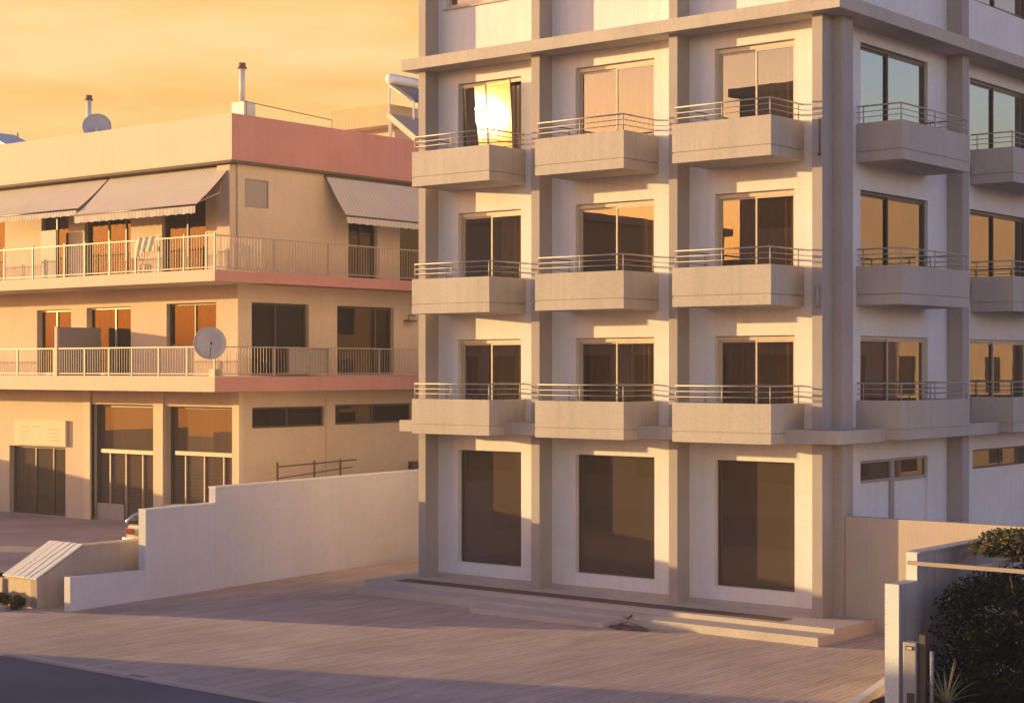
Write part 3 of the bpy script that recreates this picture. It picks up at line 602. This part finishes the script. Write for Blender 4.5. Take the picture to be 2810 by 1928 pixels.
# awnings
def awning(name, label, x0, x1, ztop, yout, zout, val, mat, T=ID, wall=YW, shift=0.0):
    root = thing(name, label, 'awning', tuple(T @ Vector(((x0+x1)/2, wall-.1, ztop))), 'canvas awnings on the cream building')
    c = MB(T); n = 14; up = []; 
    rows = 8
    grid = []
    for j in range(rows+1):
        f = j/rows; sag = -0.05*math.sin(math.pi*f)
        grid.append([c.bm.verts.new(T @ Vector((x0+(x1-x0)*i/n - shift*f, wall-.1+(yout-wall+.1)*f, ztop+(zout-ztop)*f+sag))) for i in range(n+1)])
    for j in range(rows):
        for i in range(n):
            f = c.bm.faces.new([grid[j][i], grid[j][i+1], grid[j+1][i+1], grid[j+1][i]]); f.smooth = True
    c.build('canvas', mat, root)
    v = MB(T); m = int((x1-x0)/0.05); 
    tv = []; bv = []
    for i in range(m+1):
        x = x0+(x1-x0)*i/m - shift
        tv.append(v.bm.verts.new(T @ Vector((x, yout-.004, zout)))); bv.append(v.bm.verts.new(T @ Vector((x, yout-.012-.01*math.sin(x*9), zout-val+.025*abs(math.sin(x*math.pi/0.35))))))
    for i in range(m): v.bm.faces.new([tv[i], bv[i], bv[i+1], tv[i+1]])
    v.build('valance', mat, root)
    b_ = MB(T); b_.tube([(x0-shift, yout, zout), (x1-shift, yout, zout)], .03); b_.tube([(x0, wall-.08, ztop+.02), (x1, wall-.08, ztop+.02)], .05); b_.build('roller_bar', M['darkframe'], root)
    a_ = MB(T)
    for x in (x0+.25, x1-.35): a_.tube([(x, wall-.12, ztop-.25), (x+.45, (wall+yout)/2+.1, (ztop+zout)/2-.22), (x-shift, yout+.03, zout-.03)], .022)
    a_.build('folding_arm', M['rail'], root)
    return root
awning('awning', 'pale striped awning over the upper corner balcony, nearest the red parapet', -26.08, -20.50, 11.10, .85, 9.84, .25, M['awn'])
awning('awning', 'pale striped awning at the left edge, its lower side behind the next awning', -32.0, -26.16, 11.10, 1.0, 10.05, .20, M['awn'])
awning('awning', 'shaded grey awning on the side wall below the red parapet band', 5.78, 10.6, 11.05, 19.35, 9.80, .23, M['awny'], T=RZ, wall=-XW)

# dish on balcony, dish on roof
ds = thing('satellite_dish', 'grey satellite dish standing at the first floor balcony corner', 'satellite dish', (-19.5, YS-.05, 4.97))
n_ = Vector((0.80, -0.60, 0.06)).normalized()
def dishm(c, nrm, r, depth=.09): 
    m = MB(); m.lathe([(0, -depth), (r*.35, -depth*.86), (r*.7, -depth*.45), (r, 0), (r*1.01, -.012), (r*.7, -depth*.45-.012), (r*.3, -depth-.005), (0, -depth-.012)], c, nrm, n=32); return m
c0 = Vector((-19.33, YS-.22, 5.90)); 
m_ = dishm(c0, n_, .45); m_.build('reflector', M['dish'], ds)
m_ = MB(); m_.tube([c0-Vector((0, 0, .40)), c0+n_*.32-Vector((0, 0, .14)), c0+n_*.40-Vector((0, 0, .05))], .012); m_.lathe([(0, -.05), (.035, -.05), (.045, .05), (0, .05)], c0+n_*.40-Vector((0, 0, .03)), -n_, n=12); m_.build('feed_arm', M['darkframe'], ds)
m_ = MB(); m_.tube([(-19.55, YS+.1, 4.97), (-19.55, YS+.1, 5.55), c0-n_*.11], .022); m_.tube([(-19.28, YS+.12, 4.97), (-19.35, YS+.06, 5.6)], .015); m_.box(-19.7, -19.5, YS+.06, YS+.26, 4.975, 5.18); m_.build('stand', M['railw'], ds)
ds = thing('satellite_dish', 'tilted satellite dish beside the shorter chimney on the roof', 'satellite dish', (-30.2, 4.8, 12.6))
m_ = dishm(Vector((-30.15, 4.8, 13.35)), Vector((.70, -.62, .35)), .48, .16); m_.build('reflector', M['dish'], ds)
m_ = MB(); m_.box(-30.55, -29.95, 4.7, 5.0, 12.5, 13.1); m_.tube([(-30.15, 4.8, 13.0), (-30.15, 4.8, 13.3)], .05); m_.build('stand', M['flue'], ds)
# solar heaters
hw = thing('solar_water_heater', 'rooftop solar water heater with white round tank end above a tilted collector', 'water heater', (-22, 11.5, 12.6))
m_ = MB(); m_.lathe([(0, -.06), (.10, -.045), (.16, 0), (.18, .05), (.18, 1.35), (.12, 1.4), (0, 1.42)], (-22.5, 11.0, 14.95), (0, 1, 0), n=20); m_.build('tank', M['tank'], hw)
m_ = MB(); m_.prism([(-22.48, 14.70), (-22.43, 14.78), (-21.38, 14.14), (-21.43, 14.06)], 11.05, 12.5, 'Y'); m_.build('collector', [M['panel']], hw)
m_ = MB()
for y in (11.03, 12.45):
    m_.tube([(-22.5, y, 14.8), (-22.5, y, 12.5)], .03); m_.tube([(-21.4, y, 14.1), (-21.4, y, 12.5)], .03); m_.tube([(-22.5, y, 14.72), (-21.4, y, 14.06)], .025)
m_.build('stand', M['tank'], hw)
sp = thing('roof_collector', 'brown tilted collector behind the red parapet, below the water heater', 'solar panel', (-21.2, 10, 12.6))
m_ = MB(); m_.prism([(-21.55, 13.50), (-21.5, 13.57), (-20.35, 12.68), (-20.4, 12.61)], 10.0, 11.4, 'Y'); m_.build('cover', M['shutter'], sp)
m_ = MB(); m_.prism([(-21.61, 13.44), (-21.55, 13.62), (-20.3, 12.72), (-20.36, 12.54)], 9.92, 9.995, 'Y'); m_.build('edge_frame', M['creamlight'], sp)
m_ = MB(); m_.tube([(-21.5, 10.05, 13.5), (-21.5, 10.05, 12.5)], .03); m_.build('leg', M['creamlight'], sp)
m_ = MB(); m_.tube([(-21.5, 11.3, 13.5), (-21.5, 11.3, 12.5)], .03); m_.build('leg', M['creamlight'], sp)
sp = thing('roof_collector', 'tilted grey collector at the left edge of the roof', 'solar panel', (-34.8, 4, 12.6))
m_ = MB(); m_.prism([(-35.6, 13.52), (-35.55, 13.57), (-33.75, 12.86), (-33.8, 12.80)], 3.9, 5.3, 'Y'); m_.build('cover', M['flue'], sp)
for y in (4, 5.2):
    m_ = MB(); m_.tube([(-35.2, y, 13.6), (-35.2, y, 12.5)], .03); m_.build('leg', M['railw'], sp)

# things on the balcony
lb = MB(); n = 16
def lz(i, j): return 9.0-.42*j/6 - (.25*max(0, 1-i/8))*j/6
g_ = [[lb.bm.verts.new((-22.9+.9*i/n, YS+.03+.03*math.sin(i*1.3+j*.4)-.01*j, lz(i, j))) for i in range(n+1)] for j in range(7)]
for j in range(6):
    for i in range(n): lb.bm.faces.new([g_[j][i], g_[j+1][i], g_[j+1][i+1], g_[j][i+1]]).smooth = True
tag(lb.build('towel', M['cloth']), 'patterned cloth hung over the upper balcony railing', 'towel')
cb = MB(); cb.box(-22.98, -22.6, YS+.12, YS+.4, 7.97, 8.22, bev=.02); cb.box(-22.95, -22.63, YS+.14, YS+.38, 8.22, 8.25)
tag(cb.build('storage_box', M['cloth']), 'small pale box standing behind the upper railing below the hanging cloth', 'box')
pr = thing('pipe_rack', 'rusty pipe railing standing along the lower side wall above the white wall', 'railing', (XW+.9, 4.5, .5))
m_ = MB()
for y in (3.3, 4.8, 5.9): m_.tube([(XW+.6, y, .5), (XW+.6, y, 2.45)], .03)
m_.build('post', M['rust'], pr)
m_ = MB(); m_.tube([(XW+.6, 3.3, 2.32), (XW+.6, 6.6, 2.40)], .022); m_.tube([(XW+.6, 3.3, 1.98), (XW+.6, 6.4, 2.18)], .018); m_.build('rail', M['rust'], pr)
m_ = MB(); m_.box(XW+.3, XW+.9, 3.4, 4.3, .5, 1.66, bev=.05); tag(m_.build('crate', M['cloth']), 'ochre box on the ground beside the rusty pipe railing', 'box')

# ------------------------------------------------------------------ boundary walls on the left
P0, P1 = Vector((-14.40, -7.95, 0)), Vector((-15.95, 6.6, 0)); dv = (P1-P0).normalized(); nv = Vector((-dv.y, dv.x, 0))   # nv points to the car park side
L = (P1-P0).length
WT = Matrix(((dv.x, nv.x, 0, P0.x), (dv.y, nv.y, 0, P0.y), (0, 0, 1, 0), (0, 0, 0, 1)))
bw = thing('boundary_wall', 'long white boundary wall in three stepped heights between the two buildings', 'wall', (P0.x, P0.y, GZ))
s1, s2 = 2.30, 4.66
m_ = MB(WT); m_.prism([(0, GZ-.2), (0, .56), (.55, .54), (1.2, .53), (s1, .50), (s1, GZ-.2)], 0, .18, 'Y'); m_.build('low_section', M['wallwhite'], bw, norm=True)
m_ = MB(WT); m_.box(s1, s2, -.02, .20, GZ-.2, 1.88, bev=.008); m_.build('middle_section', M['wallwhite'], bw)
m_ = MB(WT); m_.box(s2, L+6, -.021, .201, GZ-.2, 2.27, bev=.008); m_.build('tall_section', M['wallwhite'], bw)
m_ = MB(WT); m_.box(s1-.012, s2+.0, -.035, .215, 1.88, 1.915); m_.box(s2-.012, L+6, -.035, .215, 2.27, 2.305); m_.build('coping', M['wallend'], bw)
m_ = MB(WT); m_.box(-.015, 0.0, -.003, .183, GZ-.1, .565); m_.box(s1-.014, s1-.001, -.023, .203, GZ-.1, 1.88); m_.build('sunlit_end', M['wallend'], bw)  # ends whiter than the wall faces: sunlight put into the colour

rw = thing('retaining_wall', 'retaining wall with a brown shaded side and a wide stone sloped coping running down to a lit end', 'wall', (-15.5, -8.1, GZ))
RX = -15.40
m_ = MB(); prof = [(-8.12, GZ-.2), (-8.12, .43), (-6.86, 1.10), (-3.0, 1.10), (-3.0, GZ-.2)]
m_.prism(prof, RX-.23, RX, 'X'); m_.build('side_wall', M['brownwall'], rw, norm=True)  # brown here carries the shade on this side of the wall
m_ = MB(); m_.prism([(-8.10, GZ-.2), (-8.10, .41), (-6.87, 1.07), (-6.6, 1.07), (-6.6, GZ-.2)], RX-1.25, RX-.24, 'X'); m_.build('end_wall', M['creamlight'], rw, norm=True)  # sunlit end coloured paler than the shaded side
m_ = MB()
a = Vector((-8.15, .44)); b_ = Vector((-6.86, 1.12)); nr = 10; ns = 11
def edge(i, f): return RX-1.27+1.28*i/ns + 0.022*math.sin(f*7+i*1.9) + 0.012*math.sin(f*17+i)
for i in range(ns):
    h = .036+.006*math.sin(i*3.3); A_ = []
    for k in range(nr+1):
        f = k/nr; p = a+(b_-a)*f
        x0 = edge(i, f) if i else RX-1.27; x1 = edge(i+1, f) if i < ns-1 else RX+.01
        g_ = 0.007*(0.4+abs(math.sin(i*2.3+f*3)))
        A_.append([m_.bm.verts.new(v) for v in ((x0+g_, p.x, p.y), (x0+g_, p.x, p.y+h), (x1-g_, p.x, p.y+h), (x1-g_, p.x, p.y))])
    for p, q in zip(A_, A_[1:]):
        for u_ in range(4): m_.bm.faces.new([p[u_], p[(u_+1) % 4], q[(u_+1) % 4], q[u_]])
    m_.bm.faces.new(A_[0]); m_.bm.faces.new(A_[-1][::-1])
m_.build('coping', M['wallend'], rw, norm=True)
m_ = MB(); m_.box(RX-1.9, RX-1.27, -8.16, -8.02, GZ-.2, .39); m_.box(-40, RX-1.9, -8.14, -8.04, GZ-.2, .37); m_.box(RX-.25, RX+.02, -6.85, -3.0, 1.101, 1.135); m_.build('front_wall', M['creamlight'], rw)

def leaves(mb, spots, n, size, mi=0, squash=1.0):
    for _ in range(n):
        c, r = random.choice(spots)
        v = Vector((random.gauss(0, 1), random.gauss(0, 1), random.gauss(0, 1))); v.normalize(); v *= random.random()**0.4
        p = Vector(c) + Vector((v.x*r[0], v.y*r[1], v.z*r[2])); s = size*random.uniform(.6, 1.4)
        u = Vector((random.gauss(0, 1), random.gauss(0, 1), random.gauss(0, .7))).normalized(); q = u.cross(Vector((random.gauss(0, 1), random.gauss(0, 1), random.gauss(0, 1)))).normalized()
        f = mb.bm.faces.new([mb.bm.verts.new(p - u*s), mb.bm.verts.new(p + q*s*.5), mb.bm.verts.new(p + u*s), mb.bm.verts.new(p - q*s*.5)]); f.material_index = mi
def shrub(name, label, c, r, n, size, mat, cat, stems=5, group=None):
    t = thing(name, label, cat, (c[0], c[1], c[2]-r[2]), group)
    sp = [((c[0]+random.uniform(-.6, .6)*r[0], c[1]+random.uniform(-.6, .6)*r[1], c[2]+random.uniform(-.5, .5)*r[2]), (r[0]*.45, r[1]*.45, r[2]*.5)) for _ in range(max(6, int(r[0]*8)))]
    m = MB(); leaves(m, sp, n, size); m.build('foliage', mat, t)
    m = MB()
    for _ in range(stems): m.tube([(c[0]+random.uniform(-.3, .3)*r[0], c[1]+random.uniform(-.3, .3)*r[1], c[2]-r[2]), (c[0]+random.uniform(-.8, .8)*r[0], c[1]+random.uniform(-.8, .8)*r[1], c[2]+random.uniform(0, .6)*r[2])], [.012, .005], n=5)
    m.build('stem', M['bark'], t)
    return t
shrub('shrub', 'rusty brown shrub at the foot of the lit wall end by the pavement', (-15.62, -8.45, 0.0), (.24, .2, .24), 600, .05, M['dry'], 'shrub')
shrub('shrub', 'low spreading orange green shrub against the lit wall at the left edge', (-16.7, -8.42, .02), (.85, .18, .18), 1200, .05, M['dry'], 'shrub')
shrub('shrub', 'dark ground plant in the corner between the brown and the low white wall', (-14.95, -7.3, -.08), (.25, .5, .12), 500, .04, M['ivy'], 'shrub')
k = MB(); k.box(-60, -15.6, -8.95, -8.8, GZ-.1, GZ+.1, bev=.01); k.box(-60, -15.3, -9.9, -9.6, GZ-.1, GZ+.03, bev=.01); o = k.build('pavement_edge', M['concrete']); o['kind'] = 'structure'

# ------------------------------------------------------------------ parked car (rear towards the street)
car = thing('parked_car', 'silver car parked behind the white boundary wall, only its rear corner showing', 'car', (-16.3, -2.1, .47))
CX0, CX1, CY, CZ = -17.36, -15.66, -4.15, .44
def car_section(y, w_, z0, z1):  # rounded cross section
    c = (CX0+CX1)/2; h = w_/2
    return [(c-h*.96, z0), (c-h, z0+(z1-z0)*.3), (c-h*.985, z0+(z1-z0)*.75), (c-h*.9, z1), (c+h*.9, z1), (c+h*.985, z0+(z1-z0)*.75), (c+h, z0+(z1-z0)*.3), (c+h*.96, z0)]
def loft(mb, secs, mi=0, close=True):
    rings = [[mb.bm.verts.new((x, y, z)) for (x, z) in s] for y, s in secs]; n = len(rings[0])
    for a, b in zip(rings, rings[1:]):
        for k in range(n):
            f = mb.bm.faces.new([a[k], a[(k+1) % n], b[(k+1) % n], b[k]]); f.material_index = mi; f.smooth = True
    if close: mb.bm.faces.new(rings[0][::-1]).material_index = mi; mb.bm.faces.new(rings[-1]).material_index = mi
m_ = MB(); loft(m_, [(CY, car_section(0, 1.50, CZ+.35, CZ+.82)), (CY+.12, car_section(0, 1.62, CZ+.22, CZ+.90)), (CY+.5, car_section(0, 1.68, CZ+.18, CZ+.93)), (CY+2.9, car_section(0, 1.68, CZ+.18, CZ+.92)), (CY+3.8, car_section(0, 1.62, CZ+.2, CZ+.80)), (CY+4.15, car_section(0, 1.45, CZ+.3, CZ+.66))])
m_.build('body', M['paint'], car, norm=True)
def cab(y, w_, z1, zb=CZ+.88):
    c = (CX0+CX1)/2; h = w_/2; return [(c-h, zb), (c-h*.97, zb+(z1-zb)*.5), (c-h*.80, z1-.02), (c-h*.6, z1), (c+h*.6, z1), (c+h*.80, z1-.02), (c+h*.97, zb+(z1-zb)*.5), (c+h, zb)]
m_ = MB(); loft(m_, [(CY+.06, cab(0, 1.56, CZ+.98)), (CY+.22, cab(0, 1.58, CZ+1.10)), (CY+.60, cab(0, 1.60, CZ+1.20)), (CY+1.5, cab(0, 1.60, CZ+1.25)), (CY+2.1, cab(0, 1.58, CZ+1.22)), (CY+2.9, cab(0, 1.5, CZ+.93))])
m_.build('cabin', M['carglass'], car, norm=True)
m_ = MB()
c_ = (CX0+CX1)/2
m_.prism([(c_-.62, CZ+1.235), (c_-.5, CZ+1.265), (c_+.5, CZ+1.265), (c_+.62, CZ+1.235)], CY+.7, CY+1.9, 'Y')
for s in (-1, 1):
    m_.tube([(c_+s*.79, CY+.04, CZ+.90), (c_+s*.74, CY+.20, CZ+1.06), (c_+s*.66, CY+.58, CZ+1.19), (c_+s*.61, CY+1.4, CZ+1.25), (c_+s*.62, CY+2.1, CZ+1.21), (c_+s*.75, CY+2.9, CZ+.92)], .05)
    m_.tube([(c_+s*.78, CY+1.2, CZ+.9), (c_+s*.63, CY+1.2, CZ+1.24)], .03)
m_.build('roof', M['paint'], car, norm=True)
m_ = MB(); m_.box(CX0+.03, CX1-.03, CY-.09, CY+.2, CZ+.33, CZ+.56, bev=.06); m_.build('bumper', M['paint'], car)
for s in (-1, 1):
    m_ = MB(); m_.box(c_+s*.42, c_+s*.76, CY-.012, CY+.12, CZ+.62, CZ+.78, bev=.02); m_.build('tail_light', M['lamp'], car)
m_ = MB(); m_.box(c_-.40, c_+.40, CY-.02, CY+.05, CZ+.60, CZ+.76, bev=.01); m_.box(c_-.5, c_+.5, CY-.095, CY-.05, CZ+.36, CZ+.44); m_.build('trim', M['black'], car)
for s in (-1, 1):
    for y in (CY+.75, CY+3.25):
        m_ = MB(); m_.lathe([(0, -.09), (.2, -.09), (.30, -.07), (.31, 0), (.30, .07), (.2, .09), (0, .09)], (c_+s*.74, y, CZ+.31), (1, 0, 0), n=24); wh = m_.build('wheel', M['black'], car)
        m_ = MB(); m_.lathe([(0, .0), (.17, .01), (.19, 0)], (c_+s*.74+s*.095, y, CZ+.31), (s, 0, 0), n=16); m_.build('rim', M['metalgrey'], wh)

# ------------------------------------------------------------------ right hand walls and garden
m_ = MB(); m_.box(0.225, 9.5, 0.55, 0.75, GZ-.2, 2.14, bev=.008)
tag(m_.build('side_wall', M['ribbed']), 'plain rendered wall joining the right side of the apartment block, half sunlit', 'wall')
gw = thing('garden_wall', 'stepped garden wall with bright sunlit white end and weathered grey side beside the dark ivy', 'wall', (5.3, -7.4, GZ))
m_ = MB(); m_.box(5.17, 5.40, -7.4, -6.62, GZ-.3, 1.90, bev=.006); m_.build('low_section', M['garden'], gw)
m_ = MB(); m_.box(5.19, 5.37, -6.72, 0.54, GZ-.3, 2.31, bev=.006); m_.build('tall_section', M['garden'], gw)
m_ = MB(); m_.box(5.168, 5.402, -7.412, -7.401, GZ-.3, 1.905); m_.box(5.188, 5.372, -6.732, -6.721, 1.905, 2.33); m_.build('sunlit_end', M['wallend'], gw)  # whiter paint on the end, its sunlit brightness included in the colour
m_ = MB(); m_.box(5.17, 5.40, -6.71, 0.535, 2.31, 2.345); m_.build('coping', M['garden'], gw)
m_ = MB(); kd = [(3.75, -4.5), (4.45, -7.3), (5.1, -10.6)]
for (a, b) in zip(kd, kd[1:]): m_.prism([(a[0], a[1]), (b[0], b[1]), (b[0]+.14, b[1]), (a[0]+.14, a[1])], GZ-.1, -.04, 'Z')
o = m_.build('garden_kerb', M['wallend'], norm=True); o['kind'] = 'structure'
sheet('garden_bed', 4.3, 16, -14, 0.6, GZ+.03, M['soil'])
pg = thing('pergola', 'thin pale timber bars over the dark planting beside the garden wall', 'pergola', (7, -6, GZ))
for y, z in ((-6.9, 2.19), (-4.9, 2.17)):
    m_ = MB(); m_.box(5.3, 9.6, y-.03, y+.03, z-.03, z+.03); m_.build('bar', M['beam'], pg)
for x in (6.4, 8.8):
    m_ = MB(); m_.box(x, x+.06, -6.87, -4.93, 2.16, 2.21); m_.build('crossbar', M['beam'], pg)
for x, y in ((9.5, -6.9), (9.5, -4.9)):
    m_ = MB(); m_.box(x-.05, x+.05, y-.05, y+.05, GZ, 2.16); m_.build('post', M['wood'], pg)
# ivy mass
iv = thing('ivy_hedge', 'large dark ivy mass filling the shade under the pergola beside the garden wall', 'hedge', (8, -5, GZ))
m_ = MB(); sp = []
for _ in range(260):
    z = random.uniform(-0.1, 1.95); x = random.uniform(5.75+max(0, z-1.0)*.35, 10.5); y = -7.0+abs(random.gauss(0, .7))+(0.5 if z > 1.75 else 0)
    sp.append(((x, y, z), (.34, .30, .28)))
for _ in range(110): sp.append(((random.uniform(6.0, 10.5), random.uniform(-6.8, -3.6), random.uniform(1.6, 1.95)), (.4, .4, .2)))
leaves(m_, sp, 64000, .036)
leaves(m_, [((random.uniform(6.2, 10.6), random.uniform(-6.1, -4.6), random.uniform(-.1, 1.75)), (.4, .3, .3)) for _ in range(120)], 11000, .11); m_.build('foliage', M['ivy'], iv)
m_ = MB()
for _ in range(14):
    x = random.uniform(6, 11); y = random.uniform(-6.9, -5.5); m_.tube([(x, y, GZ), (x+random.uniform(-.3, .3), y, 1.0), (x+random.uniform(-.6, .6), y, 2.1)], [.03, .02, .01], n=6)
m_.build('stem', M['bark'], iv)
shrub('flowering_shrub', 'sunlit flowering climber spilling over the top of the garden wall', (6.85, -5.2, 2.40), (1.25, 1.0, .26), 7000, .045, M['flower'], 'shrub', 12)
mb_ = thing('meter_box', 'slim grey meter box with a small label plate at the foot of the garden wall', 'meter box', (5.78, -7.8, GZ))
m_ = MB(); m_.box(5.66, 5.87, -7.80, -7.62, GZ, 1.11, bev=.01); m_.build('cabinet', M['metalgrey'], mb_)
m_ = MB(); m_.box(5.71, 5.83, -7.812, -7.801, 1.00, 1.06, 1); m_.box(5.73, 5.81, -7.816, -7.813, 1.01, 1.045, 0); m_.build('label_plate', [M['creamlight'], M['darkframe']], mb_)
m_ = MB(); m_.box(5.73, 5.85, -7.812, -7.801, .05, .36); m_.build('vent', M['darkframe'], mb_)
m_ = MB(); m_.box(5.90, 6.0, -7.75, -7.65, GZ, 1.23, bev=.006); tag(m_.build('wooden_post', M['wood']), 'weathered brown wooden post standing right beside the meter box', 'post')
m_ = MB(); m_.tube([(6.08, -7.7, GZ), (6.08, -7.7, 1.0)], .03, 0, 10); tag(m_.build('metal_post', M['metalgrey']), 'thin grey metal post between the wooden post and the ivy', 'post')
yc = thing('spiky_plant', 'spiky plant with long arching strap leaves in front of the ivy', 'plant', (6.4, -7.9, GZ))
m_ = MB(); base = Vector((6.42, -7.95, .25))
for i in range(46):
    a = random.uniform(0, 2*math.pi); l = random.uniform(.45, .75); e = random.uniform(.25, 1.35); w_ = random.uniform(.012, .022)
    h = Vector((math.cos(a), math.sin(a), 0)); side = Vector((-h.y, h.x, 0)); prev = None
    for k in range(7):
        f = k/6; p = base + h*(l*f*math.cos(e)+.12*f*f) + Vector((0, 0, l*f*math.sin(e)-.34*f*f*(1.35-e)))
        ww = w_*(1-f)**.7; cur = (m_.bm.verts.new(p-side*ww), m_.bm.verts.new(p+side*ww))
        if prev: m_.bm.faces.new([prev[0], prev[1], cur[1], cur[0]]).smooth = True
        prev = cur
m_.build('foliage', M['yucca'], yc)
m_ = MB(); m_.tube([(6.42, -7.95, GZ), (6.42, -7.95, .28)], [.06, .045], n=8); m_.build('stem', M['bark'], yc)
m_ = MB()
pts = [(6.9, -8.6, .05), (7.3, -8.3, .12), (7.7, -7.9, .2), (8.3, -7.4, .3), (9.2, -7.0, .4)]
m_.tube(pts, [.06, .08, .09, .09, .09], n=8); tag(m_.build('garden_hose', M['metalgrey']), 'thick grey curved pipe lying at the foot of the ivy in the corner', 'pipe')

# ------------------------------------------------------------------ neighbours beyond the frame (houses show in the glass; low block and walls added for shade)
def block(name, label, x0, x1, y0, y1, h, mat, face, nwin):
    t = thing(name, label, 'building', ((x0+x1)/2, (y0+y1)/2, GZ))
    m = MB(); m.box(x0, x1, y0, y1, GZ-.2, h); m.build('wall', mat, t)
    m = MB(); m.box(x0-.3, x1+.3, y0-.3, y1+.3, h, h+.3); m.build('roof', M['beige'], t)
    m = MB(); d = MB()
    for fl in range(int((h-1)/3.1)):
        z = 1.0+3.1*fl
        for i in range(nwin):
            if face == 'N':
                c = x0+(x1-x0)*(i+.5)/nwin; m.box(c-.7, c+.7, y1, y1+.03, z, z+1.6)
            else:
                c = y0+(y1-y0)*(i+.5)/nwin; m.box(x0-.03, x0, c-.7, c+.7, z, z+1.6)
    m.build('window', M['carglass'], t)
    return t
block('street_shade_block', 'low unseen block added across the street to shade the near yard', -36.3, -30.75, -28, -22, 3.9, M['brownwall'], 'N', 2)  # low block added out of view to cast the foreground shadow
block('street_house', 'first house across the street behind the viewpoint, next to the low added block', -30.7, -24.5, -34, -22, 11.2, M['brownwall'], 'N', 3)
block('street_house', 'small house across the street between its taller neighbours', -24.48, -16.4, -34, -22.3, 8.9, M['brownwall'], 'N', 3)
block('street_house', 'tall block across the street opposite the apartment building', -16.3, -7, -36, -22, 15.2, M['brownwall'], 'N', 3)
block('orange_house', 'sunlit orange house behind the apartment block to the right', 14, 34, 27, 44, 13.2, M['brownwall'], 'W', 4)
m_ = MB(); m_.box(-38.3, -38.0, -10.4, 3.5, GZ, 2.75); tag(m_.build('unseen_shade_wall', M['cream']), 'long unseen wall at the far left, added to shade the car park', 'wall')  # added out of view to shade the shop fronts and car park
m_ = MB(); m_.box(-38.3, -38.0, -15.6, -12.0, GZ, 2.5); tag(m_.build('unseen_shade_wall', M['cream']), 'short unseen wall at the far left, added to shade the car park', 'wall')  # second added shade wall; the gap lets a streak of sun through

# ------------------------------------------------------------------ evening haze
hz = MB(); hz.box(-110, 90, -60, 80, -1.5, 18.5)
hm = bpy.data.materials.new('evening_haze'); hm.use_nodes = True; ht = hm.node_tree; ht.nodes.clear()
ho = nn(ht, 'ShaderNodeOutputMaterial'); hv_ = nn(ht, 'ShaderNodeVolumePrincipled')
hv_.inputs['Color'].default_value = (0.95, 0.93, 0.90, 1); hv_.inputs['Density'].default_value = 0.0012; hv_.inputs['Anisotropy'].default_value = 0.2
ht.links.new(hv_.outputs[0], ho.inputs['Volume'])
o = hz.build('haze', hm); o['kind'] = 'stuff'
